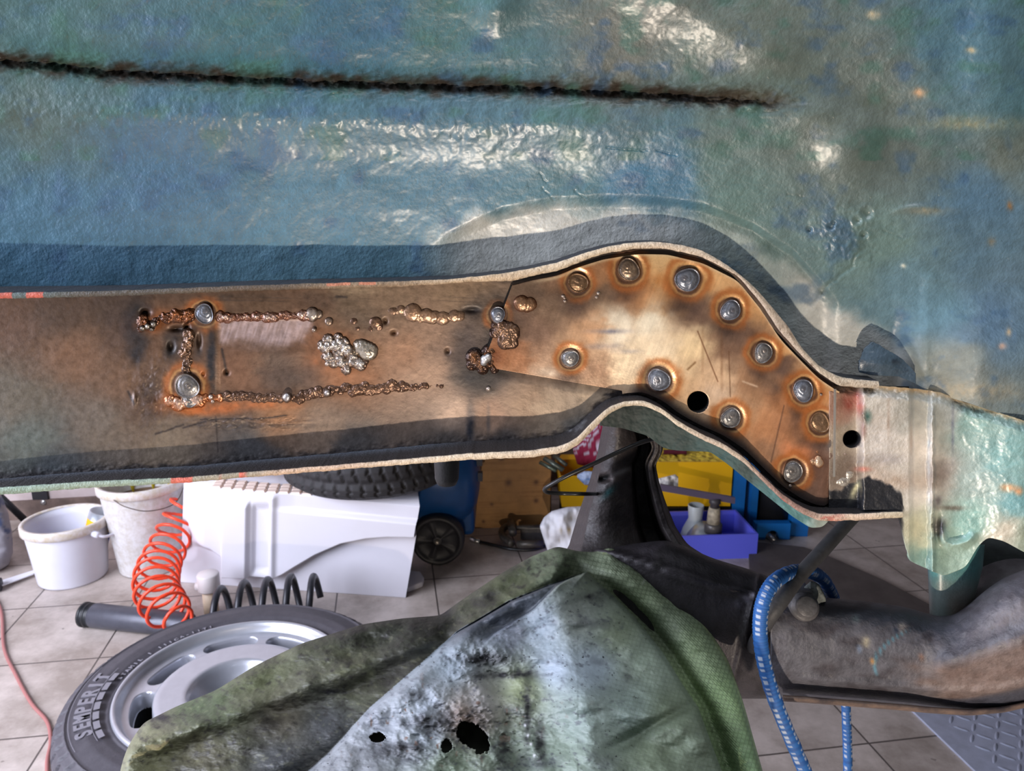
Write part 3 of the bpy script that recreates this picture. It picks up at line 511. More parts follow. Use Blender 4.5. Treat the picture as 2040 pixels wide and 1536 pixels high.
patch('weld_bead', [(705, 640, 8), (712, 655, 6), (748, 642, 13), (755, 650, 10), (738, 655, 7), (700, 668, 4)], rail, base=.0002, colA=(150, 116, 90), colB=(96, 72, 58), seed=12)
patch('weld_bead', [(1000, 655, 17), (1016, 662, 20), (1008, 680, 18), (990, 650, 11), (1022, 684, 12), (985, 665, 9)], plate, base=.0034, colA=(122, 94, 74), colB=(74, 54, 44), seed=13, amp=1.2)
patch('weld_bead', [(1040, 604, 17, .5), (1056, 606, 15, .5), (1050, 612, 12, .5)], plate, base=.0034, colA=(150, 116, 88), colB=(100, 64, 44), seed=14)
patch('weld_bead', [(945, 712, 15), (955, 724, 14), (975, 705, 16), (962, 736, 10), (940, 728, 10), (978, 722, 12), (985, 736, 8)], plate, base=.0024, colA=(124, 84, 54), colB=(54, 38, 32), seed=15, amp=1.6)
patch('weld_bead', [(966, 716, 8, 1), (972, 712, 7, 1), (964, 722, 6, 1)], plate, base=.0052, colA=(235, 235, 238), colB=(150, 150, 150), seed=16)
patch('weld_bead', [(1694, 945, 13, .7), (1680, 960, 13, .7), (1668, 962, 9, .8), (1664, 975, 7, .8), (1690, 958, 10, .8)], plate, base=.002, colA=(196, 188, 176), colB=(110, 96, 84), seed=17)
patch('weld_spatter', [(1630, 915, 8, .8), (1632, 922, 10, .7), (1620, 920, 7, .6), (1628, 900, 3, .8)], plate, base=.0036, colA=(220, 196, 170), colB=(150, 100, 66), seed=18)
for (x, y, r) in ((973, 775, 5), (971, 889, 6.5), (626, 657, 5), (652, 725, 5), (1574, 968, 4), (637, 693, 4), (1420, 0, 0), (420, 791, 5), (424, 800, 4), (1192, 584, 4), (1189, 592, 4), (1122, 590, 4), (1126, 600, 4), (1125, 594, 3), (1123, 719, 4), (1636, 786, 3), (1684, 905, 3)):
    if r == 0: continue
    patch('weld_spatter', [(x, y, r, 1.)], rail, base=.0012 if x < 1000 else .0038, colA=(225, 222, 220), colB=(150, 130, 116), seed=int(x), pad=2, step=.7)
# dark-coloured box added for the unlit inside of the drilled holes
for (x, y, r) in ((1391, 801, 22), (1697, 875, 17)):
    c0 = W(x, y, YW-.003); rr = r/FPX*YW*1.05
    lathe('hole_shade_box', [(rr*1.0, 0), (rr*1.0, .006), (rr*1.5, .0065), (rr*1.5, .03), (0, .03)], c0, (0, 1, 0), M('hole_dark', (30, 28, 28), .9), rail)
# seam where old rail meets plate left: dark cut slot
prism('cut_slot', [W(1018, 568, YW-.0022), W(1024, 568, YW-.0022), W(972, 700, YW-.0022), W(966, 702, YW-.0022)], (0, .0008, 0), M('soot', (16, 15, 16), .95), rail)
prism('cut_slot', [W(1662, 775, YW-.0052), W(1666, 775, YW-.0052), W(1664, 950, YW-.0052), W(1660, 950, YW-.0052)], (0, .0008, 0), M('plate_bright_edge', (176, 170, 160), .35, .6), plate)
# --- chassis end piece to the right of the plate
seam = pl([(1640, 757), (1700, 764), (1830, 775), (1875, 782), (1920, 800), (2040, 838), (2110, 862)])
ebot = smooth_pl([(1640, 1020), (1760, 1016), (1792, 1022), (1800, 1075), (1812, 1118), (1840, 1130), (1880, 1148), (1925, 1130), (1948, 1088), (1968, 1070), (2000, 1078), (2040, 1100), (2110, 1130)], 6)
xs = np.concatenate([np.arange(1652, 2112, 1.6), np.arange(2112, 2400, 6.)]); v = np.linspace(0, 1, 260)[:, None]; T = seam(xs); Bt = ebot(xs); PX = xs[None, :]+0*v; PY = T+v*(Bt-T)
mk = holes_warp(PX, PY, [(1697, 875, 18)], 1.6)
def end_Y(px, py):
    y = YW-.0035-.006*ss(1720, 1740, px)*0
    y = y-.007*ss(1706, 1722, px+3*fbm(px/9., py/14., 171))*1.+.004*ss(1810, 1822, px)-.005*ss(1846, 1856, px+6*fbm(px/8., py/22., 172))-.012*ss(1880, 2060, px)
    y = y-.004*np.exp(-((px-1857+4*fbm(px/9., py/18., 176))/4.)**2)*ss(800, 830, py)
    y = y+.006*ss(26, 0, py-seam(px)+4*fbm(px/14., py/14., 173))
    y = y-.010*ss(950, 1010, py)*ss(1700, 1650, px)*0
    y = y+.008*np.exp(-((px-1866)/8.)**2-((py-1050)/24.)**2)-.005*np.exp(-((np.hypot(px-1905, py-1050)-34+6*fbm(px/20., py/20., 88))/8.)**2)*ss(-.2, .6, (py-1046)/34.-(px-1905)/80.)
    return y-.0006*fbm(px/28., py/34., 174, 3)-.0002*fbm(px/9., py/9., 175, 3)
def end_col(px, py):
    wx = px+20*fbm(px/40., py/34., 67); wy = py+24*fbm(px/44., py/34., 68)
    c = idw(wx, wy, [(1690, 800, (150, 110, 90)), (1690, 870, (150, 136, 116)), (1690, 940, (110, 94, 80)), (1740, 800, (196, 190, 178)), (1750, 880, (206, 198, 188)), (1740, 950, (196, 180, 164)), (1820, 820, (164, 160, 148)), (1830, 900, (208, 198, 184)), (1830, 980, (214, 206, 194)), (1880, 820, (160, 162, 154)), (1880, 950, (168, 158, 148)), (1820, 1060, (196, 190, 160)), (1940, 840, (128, 158, 148)), (2000, 900, (118, 158, 154)), (2020, 1000, (110, 156, 158)), (1950, 960, (150, 168, 160)), (1940, 1040, (130, 170, 158)), (1990, 1060, (190, 180, 160)), (1900, 1100, (150, 176, 160)), (1850, 1110, (120, 150, 140)), (2060, 1080, (140, 150, 130))], 3.2, 14)
    L = [(1690, 800, 12, 20, .7, (128, 62, 46)), (1708, 790, 8, 14, .6, (190, 84, 76)), (1715, 812, 8, 18, .5, (180, 90, 80)), (1726, 830, 9, 14, .7, (40, 86, 78)), (1720, 845, 6, 26, .5, (110, 60, 50)), (1718, 935, 16, 5, .6, (206, 110, 90)), (1866, 940, 22, 26, .5, (104, 88, 80)), (1866, 1000, 10, 14, .7, (70, 60, 64)), (1872, 1050, 10, 18, .9, (54, 48, 54)), (1896, 1012, 26, 5, .7, (80, 62, 50)), (2010, 972, 16, 8, 1, (220, 160, 110)), (2030, 978, 8, 8, 1, (210, 150, 104)), (1850, 905, 3, 90, .5, (190, 204, 210)), (1898, 860, 3, 50, .5, (90, 92, 110)), (1800, 960, 60, 16, .4, (150, 120, 96)), (1762, 915, 40, 10, .3, (120, 114, 124)), (1770, 830, 3, 40, .4, (130, 100, 80)), (1815, 870, 3, 30, .4, (150, 110, 80)), (1790, 775, 120, 6, .6, (190, 160, 120))]
    c = soot(px, py, c, L)
    c = mix(c, (170, 140, 100), .7*ss(14, 0, py-seam(px)+6*fbm(px/12., py/12., 177)))
    n = fbm(px/18., py/18., 178)
    tar = ss(-6, 4, py-np.interp(px, [1650, 1680, 1730, 1770, 1795, 1802, 1812], [985, 972, 952, 965, 985, 1010, 1100])+14*n)*(1-ss(1795, 1804, px+6*n))
    c = mix(c, (22, 24, 30), .96*tar); c = mix(c, (196, 190, 150), .7*np.exp(-((px-1706-(py-970)*-.4)/7.)**2-((py-975)/20.)**2+n)*(px < 1730))
    sp = fbm(px/4., py/4., 179, 3); c = mix(c, (60, 56, 54), .5*ss(.55, .8, sp)); return c
grid('rail_end_section', Wd(PX, PY, end_Y(PX, PY)), UB, car, col=end_col(PX, PY), mask=mk, thick=.0015)
# gasket-like folded scrap of undercoat on the panel next to the rail
def flap(px, py): return YW-.0035-.004*np.exp(-((px-1745)/45.)**2-((py-720)/22.)**2)-.0006*fbm(px/22., py/18., 181)
xs = np.arange(1712, 1826, 1.5); v = np.linspace(0, 1, 50)[:, None]; T = np.interp(xs, [1712, 1722, 1740, 1770, 1800, 1826], [720, 694, 681, 698, 716, 745])+2*fbm(xs/8., xs*0, 1); Bt = np.interp(xs, [1712, 1740, 1790, 1826], [742, 748, 750, 765])
PX = xs[None, :]+0*v; PY = T+v*(Bt-T); cc = mix(np.zeros(PX.shape+(3,))+np.array((62, 80, 94.)), (34, 46, 58), ss(0, .6, fbm(PX/26., PY/20., 182)))
grid('undercoat_flap', Wd(PX, PY, flap(PX, PY)), UB, car, col=cc, thick=.003)
# --- teal panel hanging behind the lower lip
tb = smooth_pl([(1196, 848), (1240, 853), (1290, 868), (1322, 893), (1350, 898), (1415, 900), (1450, 925), (1490, 958), (1530, 990), (1580, 1030), (1615, 1052), (1640, 1050), (1655, 1032)], 5)
xs = np.arange(1196, 1652, 2.); v = np.linspace(0, 1, 60)[:, None]; T = BI(xs)+0; Bt = np.maximum(tb(xs), T+2); PX = xs[None, :]+0*v; PY = T+v*(Bt-T)
TY = lambda px, py: .50-.02*ss(1250, 1640, px)-.0008*fbm(px/20., py/20., 191)
cc = idw(PX+20*fbm(PX/30., PY/30., 1), PY, [(1230, 830, (30, 44, 42)), (1320, 870, (36, 58, 56)), (1450, 920, (50, 82, 82)), (1540, 970, (66, 112, 114)), (1600, 1020, (80, 128, 128)), (1640, 1040, (150, 160, 150)), (1500, 930, (46, 66, 66))], 3, 10)  # left end darkened in the colour for the shade behind the lip
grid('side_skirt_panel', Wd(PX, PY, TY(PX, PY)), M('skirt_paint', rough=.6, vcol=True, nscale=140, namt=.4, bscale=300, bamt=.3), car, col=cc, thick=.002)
# inner bracket tab hanging from the rail end
pillow('mounting_strut', 1085, 1285, lambda y: np.interp(y, [1085, 1130, 1180, 1232], [1846, 1848, 1850, 1852]), lambda y: np.interp(y, [1085, 1130, 1180, 1232], [1962, 1958, 1945, 1925]), .555, .02, UB, car, rows=True,
       colf=lambda px, py: mix(mix(np.zeros(px.shape+(3,))+np.array((110, 122, 118.)), (84, 140, 140), ss(1190, 1120, py+20*fbm(px/20., py/20., 5))), (92, 74, 62), .6*ss(1160, 1220, py)*ss(1880, 1900, px)))
pillow('wheel_arch_liner', 1930, 2110, lambda x: np.interp(x, [1930, 2110], [1050, 1090]), lambda x: np.interp(x, [1930, 1960, 2110], [1225, 1190, 1150]), .60, .02, M('dark_liner', (52, 58, 58), .7, nscale=80, namt=.6, bscale=200, bamt=.6), car)
# bump stop
t0 = W(890, 925, .62)
lathe('bump_stop', [(0, -.015), (.0085, -.014), (.0105, -.009), (.0118, .02), (.0145, .045), (0, .045)], t0+Vector((0, 0, -.004)), (0.02, 0, 1), M('black_rubber', (38, 36, 36), .6, nscale=300, namt=.5, col2=(20, 20, 20), bscale=500, bamt=.4), car)
# --- unseen slab added as body floor to keep workshop light off the space below
box('underbody_light_blocker', (.25, 1.35, 1.33), (3.0, 1.7, .04), M('underbody_dark', (60, 74, 78), .7), car)

# ------------------------------------------------------------------ trailing arm and what hangs on it
ARM = M('arm_paint', rough=.55, vcol=True, nscale=120, namt=.5, bscale=420, bamt=.5, bdist=.0012, rvar=.12)
arm = thing('trailing_arm', 'dark grimy suspension trailing arm curving down from behind the rail to the lower right', 'suspension arm', (.2, .6, .8))
al = pl([(828, 1205), (870, 1196), (900, 1191), (960, 1174), (1030, 1150), (1085, 1134), (1130, 1110), (1200, 1100)])
ar = smooth_pl([(828, 1285), (850, 1300), (870, 1314), (890, 1322), (905, 1318), (925, 1306), (960, 1313), (1000, 1326), (1050, 1346), (1085, 1370), (1110, 1410), (1130, 1470), (1200, 1560)], 5)
ys = np.arange(828, 1200, 2.); u = np.linspace(0, 1, 130)[:, None]; PY = ys[None, :]+0*u; PX = al(ys)+u*(ar(ys)-al(ys))
def armY(px, py):
    w = ar(py)-al(py); q = (px-al(py))/w; y = .60+.02*ss(0, .12, .12-q)*2-.018*np.sin(np.clip(q/.62, 0, 1)*math.pi)
    g = ss(.60, .66, q)*(1-ss(.78, .86, q)); y = y+.03*g; y = y-.012*ss(.82, .88, q)*(1-ss(.93, 1, q))
    y = y+.02*ss(.93, 1, q)
    y = y+.006*np.exp(-((px-1203)/13.)**2-((py-953)/6.)**2)*2
    return y-.0012*fbm(px/26., py/26., 201)-.04*ss(1040, 1190, py)
def armC(px, py):
    c = np.zeros(px.shape+(3,))+np.array((52, 46, 46.)); n = fbm(px/30., py/14., 202)
    c = mix(c, (44, 38, 38), ss(0, .5, n)*.7); c = mix(c, (76, 66, 62), .5*ss(.1, .5, -n)*ss(1070, 1000, py))
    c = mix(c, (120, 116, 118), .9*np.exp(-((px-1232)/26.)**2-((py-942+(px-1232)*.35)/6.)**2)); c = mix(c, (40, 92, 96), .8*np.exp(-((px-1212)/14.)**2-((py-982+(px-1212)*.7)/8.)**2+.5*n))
    return mix(c, (8, 8, 8), np.exp(-((px-1203)/11.)**4-((py-953+(px-1203)*.4)/5.)**4))
grid('arm_plate', Wd(PX, PY, armY(PX, PY)), ARM, arm, col=armC(PX, PY), thick=-.006)
at_ = smooth_pl([(1090, 1110), (1200, 1090), (1330, 1075), (1380, 1095), (1422, 1113), (1500, 1136), (1560, 1160), (1640, 1190), (1700, 1200)], 12)
ab_ = smooth_pl([(1090, 1360), (1300, 1385), (1400, 1392), (1485, 1392), (1560, 1392), (1700, 1402)], 12)
def bodyC(px, py):
    c = np.zeros(px.shape+(3,))+np.array((50, 46, 50.)); n = fbm(px/40., py/20., 203)
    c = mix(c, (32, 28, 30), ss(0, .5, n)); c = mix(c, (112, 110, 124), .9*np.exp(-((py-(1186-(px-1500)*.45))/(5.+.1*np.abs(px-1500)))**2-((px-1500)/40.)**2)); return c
pillow('arm_body', 1090, 1600, at_, ab_, lambda x: .60-.02*ss(1100, 1400, x), .05, ARM, arm, colf=bodyC, e=.7, n=160, seg=60,
       hf=lambda px, py: .010*np.exp(-((py-(1150+(px-1380)*.30))/7.)**2)+.006*np.exp(-((px-1475-(1300-py)*.25)/5.)**2)+.001*fbm(px/22., py/22., 204))
tt_ = smooth_pl([(1535, 1172), (1560, 1180), (1640, 1190), (1720, 1197), (1800, 1208), (1860, 1226), (1900, 1225), (1930, 1205), (1960, 1178), (2000, 1150), (2060, 1128), (2110, 1120)], 8)
tbm = smooth_pl([(1535, 1388), (1600, 1392), (1700, 1400), (1800, 1408), (1850, 1413), (1930, 1418), (2000, 1412), (2060, 1398), (2110, 1385)], 10)
def tubeC(px, py):
    n = fbm(px/50., py/16., 205); n2 = fbm(px/9., py/9., 206); q = (py-tt_(px))/(tbm(px)-tt_(px))
    c = np.zeros(px.shape+(3,))+np.array((92, 92, 100.)); c = mix(c, (62, 58, 64), ss(-.1, .4, n)*.8)
    c = mix(c, (150, 118, 98), .5*ss(1760, 1900, px+60*n)*ss(.45, .6, q)*ss(.93, .85, q)); c = mix(c, (60, 62, 74), .8*ss(.86, .90, q)); c = mix(c, (130, 124, 126), .5*ss(1880, 1990, px)*ss(.5, .3, q))
    c = mix(c, (150, 145, 140), .5*ss(.5, .8, n2)); c = mix(c, (90, 140, 160), .9*np.exp(-((px-(1742+((py-1325)/34.)**2*16))/3.5)**2)*ss(1250, 1262, py)*ss(1350, 1338, py))
    for bx, by, r, co in ((1725, 1278, 8, (190, 180, 150)), (1798, 1248, 9, (190, 180, 170)), (1785, 1256, 5, (40, 50, 70)), (1738, 1318, 5, (190, 140, 80)), (1705, 1232, 8, (110, 120, 120)), (1835, 1310, 6, (150, 110, 90)), (1712, 1292, 5, (130, 150, 180))):
        c = mix(c, co, .9*np.exp(-((px-bx)/r)**2-((py-by)/r)**2+.5*n2))
    return c
pillow('arm_tube', 1535, 2110, tt_, tbm, lambda x: .555-.03*ss(1800, 2100, x), .055, ARM, arm, colf=tubeC, e=.8, n=220, seg=90,
       hf=lambda px, py: .0035*np.exp(-((py-(tbm(px)-40+0*px))/7.)**2)*ss(1560, 1620, px)+.006*np.exp(-((py-(1330-(px-1850)*.30))/24.)**2)*ss(1840, 1900, px)+.0010*fbm(px/16., py/10., 207))
# bright worn lower edge of the tube
pillow('seam_flange', 1560, 2110, lambda x: tbm(x)-5, lambda x: tbm(x)+8, .51, .010, M('worn_flange', (120, 100, 88), .5, nscale=60, namt=.8, col2=(40, 38, 46)), arm, n=120, seg=10)
fc = W(2012, 1205, .575)
lathe('end_flange', [(0, -.02), (.028, -.02), (.032, -.014), (.036, -.012), (.040, -.006), (.0405, .012), (0, .012)], fc, (0, 1, .25), M('flange_paint', (104, 100, 104), .5, nscale=90, namt=.6, col2=(60, 54, 56), bscale=300, bamt=.5), arm)
bc = W(1598, 1203, .512)
lathe('bolt', [(.0, -.009), (.0068, -.009), (.0080, -.0078), (.0080, -.004), (.0098, -.0036), (.0108, -.001), (.0108, .02), (0, .02)], bc+Vector((0, -.004, .0)), (0.1, 1, -.6), M('bolt_grey', (104, 102, 104), .55, .3, nscale=200, namt=.5, bscale=500, bamt=.3), arm)
wp_ = [W(x+6, y, .512) for x, y in ((1548, 1232), (1556, 1200), (1578, 1176), (1612, 1178), (1620, 1200), (1602, 1232))]
prism('washer_plate', wp_, (0, .02, 0), M('washer_grey', (92, 90, 92), .6, nscale=200, namt=.5), arm, bevel=.001)
pillow('weld_scrap', 1600, 1645, lambda x: np.interp(x, [1600, 1615, 1632, 1645], [1172, 1158, 1163, 1190])+3*fbm(x/4., x*0, 4), lambda x: np.interp(x, [1600, 1620, 1645], [1180, 1212, 1198])+3*fbm(x/4., x*0, 5), .522, .006, M('scrap', (104, 110, 108), .7, nscale=300, namt=.8, bscale=300, bamt=1), arm, n=40, seg=16)
tube('arm_brace', [W(1545, 1190, .57), W(1500, 1290, .545), W(1462, 1350, .55)], .0045, ARM, arm, col=None)
STR = M('strap_rubber', (66, 66, 68), .6, nscale=150, namt=.5, col2=(44, 42, 44), bscale=300, bamt=.3)
sp_ = catmull([W(1710, 1018, .565), W(1680, 1050, .55), W(1640, 1095, .53), W(1592, 1148, .512), (W(1554, 1200, .497)), W(1528, 1238, .50), W(1500, 1290, .53)], 8)
ho = tube('rubber_hose', sp_, .0055, STR, seg=16); tag(ho, 'dark grey rubber hose running diagonally across the arm behind the blue cord', 'hose')
bcab = catmull([W(1330, 868, .56), W(1282, 880, .545), W(1235, 899, .535), W(1180, 925, .53), W(1130, 948, .53), W(1095, 967, .535), W(1085, 975, .54), W(1092, 981, .548), W(1120, 983, .553), W(1168, 984, .556), W(1200, 984, .62)], 8)
tag(tube('brake_cable', bcab, .0016, M('cable_black', (26, 26, 28), .35), seg=12), 'thin black cable bent in a loop beside the trailing arm', 'cable')
# bungee cord
BUN = bpy.data.materials.new('bungee_braid'); BUN.use_nodes = True; nt = BUN.node_tree; N = nt.nodes; L = nt.links
a = N.new('ShaderNodeAttribute'); a.attribute_name = 'Col'; L.new(a.outputs['Color'], N['Principled BSDF'].inputs['Base Color']); N['Principled BSDF'].inputs['Roughness'].default_value = .65
def braid(name, P, r, parent):
    G = tube_grid(P, 1.0, 40); n = G.shape[0]; Pn = np.array([tuple(p) for p in P]); Pn = np.vstack([Pn[:1], Pn, Pn[-1:]])
    ln2 = np.concatenate([[0], np.cumsum(np.linalg.norm(np.diff(Pn, axis=0), axis=1))])[:, None]; A = np.linspace(0, 2*math.pi, 40, endpoint=False)[None, :]
    k = ln2*2*math.pi/.0046; bump = 1+.04*np.sin(k*2+2*A)*np.sin(k*2-2*A)+.03*np.sin(k*2.0)
    P3 = Pn[:, None, :]+(G-Pn[:, None, :])*(r*bump)[..., None]
    c = np.zeros(k.shape+(3,))+0*A[..., None]+np.array((34, 92, 158.)); st = (np.sin(k) > -.1)&(np.cos(A*4+1.1) > .35)&(np.sin(k*5) > -.5); 
    c = mix(c, (186, 188, 196), (st*1.)*.85+0*A); c = mix(c, (22, 62, 120), .45*(np.sin(k*3) < -.3)*(1-st)); return grid(name, P3[:, ::-1], BUN, parent, wrap=True, col=c[:, ::-1])
bun = thing('bungee_cord', 'blue and white braided elastic cord looped over the trailing arm', 'bungee cord', (.22, .5, .8))
b1 = catmull([W(1660, 1190, .585), W(1640, 1155, .56), W(1610, 1138, .53), W(1572, 1142, .512), W(1540, 1162, .495), W(1520, 1200, .487), W(1514, 1250, .485), W(1520, 1310, .483), W(1537, 1375, .48), W(1562, 1440, .478), W(1592, 1510, .476), W(1622, 1580, .474)], 26)
b2 = catmull([W(1683, 1330, .66), W(1685, 1400, .655), W(1688, 1480, .65), W(1690, 1580, .65)], 40)
braid('front_strand', b1, .0053, bun); braid('rear_strand', b2, .0045, bun)

# ------------------------------------------------------------------ tarp
TARP = M('tarp_fabric', rough=.58, vcol=True, nscale=70, namt=.22, bscale=220, bamt=.25, bdist=.002, rvar=.08)
TB = smooth_pl([(200, 1760), (228, 1620), (235, 1540), (255, 1485), (285, 1440), (350, 1408), (430, 1375), (510, 1325), (600, 1282), (720, 1244), (800, 1232), (878, 1226), (910, 1202), (960, 1168), (1010, 1135), (1060, 1108), (1110, 1088), (1150, 1098), (1185, 1100), (1215, 1090), (1260, 1110), (1330, 1160), (1400, 1235), (1450, 1312), (1480, 1395), (1500, 1468), (1522, 1545), (1540, 1620), (1560, 1780)], 7)
xL = pl([(1100, 1190), (1137, 1172), (1159, 1108), (1197, 1012), (1238, 943), (1258, 909), (1320, 840), (1409, 737), (1498, 655), (1536, 612), (1720, 430)])
xL2 = pl([(1130, 1175), (1165, 1112), (1215, 1062), (1262, 985), (1285, 962), (1300, 950), (1720, 950)])
xR = pl([(1100, 1150), (1136, 1166), (1184, 1219), (1231, 1266), (1303, 1323), (1365, 1361), (1409, 1391), (1475, 1415), (1536, 1438), (1720, 1490)])
def tY(px, py):
    d = py-TB(px); y = .55-.17*ss(0, 1, (py-1080)/640.)-.02*ss(300, 900, px)*0
    y = y+.020*np.exp(-d/16.)-.0*d                                   # rolls away at the top edge
    n1 = fbm(px/110., py/70., 301, 3); n2 = fbm((px+py)/34., (py-px*.5)/20., 302, 4)
    y = y-.010*n1-.0016*n2-.0007*np.abs(fbm(px/26.+py/60., py/12., 303, 4))*(px < 1150)
    # front fold
    iL, iR = px-xL(py), xR(py)-px; inn = ss(-2, 14, iL)*ss(-4, 12, iR)*ss(1128, 1142, py)
    e = np.minimum(np.maximum(iL, 0), np.maximum(iR, 0)); y = y-inn*(.014+.020*(1-np.exp(-e/40.)))
    sh = ss(0, 6, iL)*ss(6, -6, px-xL2(py))*ss(1300, 1240, py); y = y+.012*sh
    # valley left of the right hem
    y = y+.016*np.exp(-((iR+16)/16.)**2)*ss(1140, 1200, py)-.012*np.exp(-((iR+72)/44.)**2)*ss(1110, 1150, py)
    # ridge on the left olive part
    y = y-.012*np.exp(-((py-(1560-(px-500)*.62))/34.)**2)*(1-ss(820, 900, px))-.012*np.exp(-((py-(1385-(px-560)*.36))/26.)**2)*(1-ss(800, 900, px))
    y = y-.018*np.exp(-((py-(1205-(px-1010)*.62))/26.)**2)*ss(880, 940, px)*(1-ss(1100, 1150, px))
    # big folds in the front
    y = y-inn*(.014*np.exp(-(((px-1130)+(py-1290)*-.25)/60.)**2)+.012*np.exp(-((py-1400-(px-1200)*.25)/40.)**2)*ss(1080, 1180, px)+.010*np.exp(-((px-1000-(py-1400)*.5)/30.)**2)*ss(1360, 1400, py)-.014*np.exp(-((px-960-(py-1300)*.4)/26.)**2)*ss(1290, 1340, py)-.010*np.exp(-((py-1480+(px-1240)*.55)/16.)**2)*ss(1180, 1260, px))
    cr = np.exp(-((px-960)/70.)**2-((py-1320)/38.)**2); y = y-inn*.005*cr*fbm(px/9., py/9., 305, 3)
    bn = np.exp(-((px-930)/150.)**2-((py-1450)/80.)**2); y = y-inn*.006*bn*fbm(px/18., py/16., 306, 3)
    # weave of the strips
    wv = np.sin(px*1.15)*np.sin(py*1.15); hem = 1-inn; y = y-.00028*wv*ss(1090, 1200, px)*hem
    return y
def tC(px, py):
    n = fbm(px/60., py/40., 311, 4); n2 = fbm((px+py*.7)/12., (py-px*.4)/9., 312, 4); n3 = fbm(px/7., py/7., 313, 3)
    iL, iR = px-xL(py), xR(py)-px; inn = (iL > 0)*(iR > 0)*(py > 1130)*1.
    olive = idw(px, py, [(300, 1480, (124, 124, 92)), (400, 1400, (84, 100, 66)), (520, 1350, (104, 110, 76)), (560, 1430, (100, 94, 80)), (700, 1330, (110, 114, 82)), (800, 1260, (62, 64, 52)), (700, 1260, (60, 62, 48)), (800, 1330, (76, 74, 66)), (650, 1450, (70, 72, 74)), (400, 1500, (112, 108, 84)), (560, 1520, (66, 68, 70)), (1000, 1170, (94, 100, 68)), (1100, 1110, (122, 134, 104)), (950, 1230, (80, 82, 62)), (880, 1250, (54, 54, 44)), (1210, 1110, (124, 136, 110)), (1300, 1180, (118, 132, 102)), (1400, 1290, (116, 132, 98)), (1450, 1400, (102, 122, 82)), (1490, 1500, (94, 116, 82)), (1320, 1250, (106, 118, 96)), (1420, 1480, (80, 96, 66))], 3, 20)
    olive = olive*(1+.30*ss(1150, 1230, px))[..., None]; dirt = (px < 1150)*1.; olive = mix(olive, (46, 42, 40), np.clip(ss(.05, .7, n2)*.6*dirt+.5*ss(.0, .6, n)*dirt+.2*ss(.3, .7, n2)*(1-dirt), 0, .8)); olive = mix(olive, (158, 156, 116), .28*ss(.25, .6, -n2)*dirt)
    grey = idw(px, py, [(1170, 1150, (128, 140, 120)), (1080, 1250, (140, 154, 166)), (1150, 1230, (134, 142, 134)), (1100, 1330, (160, 174, 190)), (1180, 1330, (154, 170, 184)), (1280, 1320, (140, 156, 138)), (1230, 1260, (134, 148, 122)), (1340, 1420, (116, 130, 106)), (1250, 1420, (140, 158, 150)), (1150, 1430, (130, 146, 138)), (1040, 1370, (140, 150, 110)), (900, 1330, (142, 156, 168)), (850, 1400, (154, 164, 176)), (760, 1450, (160, 166, 176)), (950, 1400, (150, 148, 146)), (930, 1430, (172, 142, 122)), (850, 1470, (150, 160, 168)), (700, 1520, (150, 154, 160)), (1000, 1500, (120, 136, 116)), (1100, 1500, (124, 140, 124)), (1300, 1500, (116, 130, 106)), (1000, 1250, (110, 118, 130)), (900, 1520, (110, 126, 104))], 3, 18)
    g2 = np.clip(ss(.10, .6, n)*.45+ss(.2, .7, n2)*.45, 0, .8)*ss(1290, 1150, px)+.12*ss(.2, .6, n2); grey = mix(grey, (62, 64, 74), np.clip(g2, 0, .62))
    sp = fbm(px/4.5, py/4.5, 315, 3); grey = mix(grey, (24, 22, 24), .9*ss(.50, .62, sp)*ss(1350, 1200, px)); grey = mix(grey, (120, 86, 70), .8*ss(.42, .6, fbm(px/10., py/14., 316))*np.exp(-((px-880)/190.)**2-((py-1440)/70.)**2)*1.4)
    c = np.where(inn[..., None] > .5, grey, olive); c = c*.86+c.mean(-1, keepdims=True)*.14
    dk = (iL > 0)*(px < xL2(py))*(py > 1140); c = mix(c, (62, 66, 74), dk*.75*ss(1300, 1250, py))  # shade on the steep fold face painted into the colour
    for x, y, a, b, k in ((965, 1312, 50, 12, .9), (1010, 1345, 60, 7, .8), (930, 1440, 46, 30, .6), (1050, 1420, 7, 60, .9), (1075, 1480, 10, 40, .8), (860, 1440, 30, 20, .6), (790, 1490, 50, 12, .5), (1000, 1500, 20, 40, .6), (1180, 1190, 26, 10, .5), (820, 1385, 26, 12, .5), (1250, 1340, 10, 24, .3), (880, 1220, 16, 8, .8), (325, 1430, 18, 5, .9), (664, 1378, 26, 5, .9), (780, 1500, 60, 20, .4)):
        c = mix(c, (26, 25, 28), np.clip(k*np.exp(-((px-x)/a)**2-((py-y)/b)**2+1.1*n2), 0, .95))
    for x, y in ((1046, 1445), (1052, 1465), (1058, 1482), (1064, 1505)): c = mix(c, (230, 230, 235), np.exp(-((px-x)/2.6)**2-((py-y)/3.5)**2))
    w = np.maximum(np.exp(-(np.sin(px*.36+py*.10)/.32)**2), np.exp(-(np.sin(py*.36-px*.08)/.32)**2)); hem = np.maximum(1-inn, ss(1150, 1300, px)*.45)*ss(1060, 1150, px); c = mix(c, (62, 74, 50), .42*w*hem)
    c = mix(c, (176, 186, 130), .5*hem*np.exp(-((py-TB(px)-7)/4.)**2)*(px > 1200)); c = mix(c, (225, 230, 220), .9*np.exp(-((px-1288+(py-1150)*.6)/2.5)**2-((py-1150)/12.)**2))
    return c
xs = np.concatenate([np.arange(204, 300, .8), np.arange(300, 1400, 1.7), np.arange(1400, 1556, .9)]); v = np.linspace(0, 1, 520)[:, None]**1.0; T = TB(xs); PX = xs[None, :]+0*v; PY = T+v*(1760-T)
n = fbm(PX/9., PY/9., 321, 3)
def el(x, y, a, b, th): 
    c_, s_ = math.cos(th), math.sin(th); X = (PX-x)*c_+(PY-y)*s_; Yy = -(PX-x)*s_+(PY-y)*c_; return (X/a)**2+(Yy/b)**2+.5*n < 1
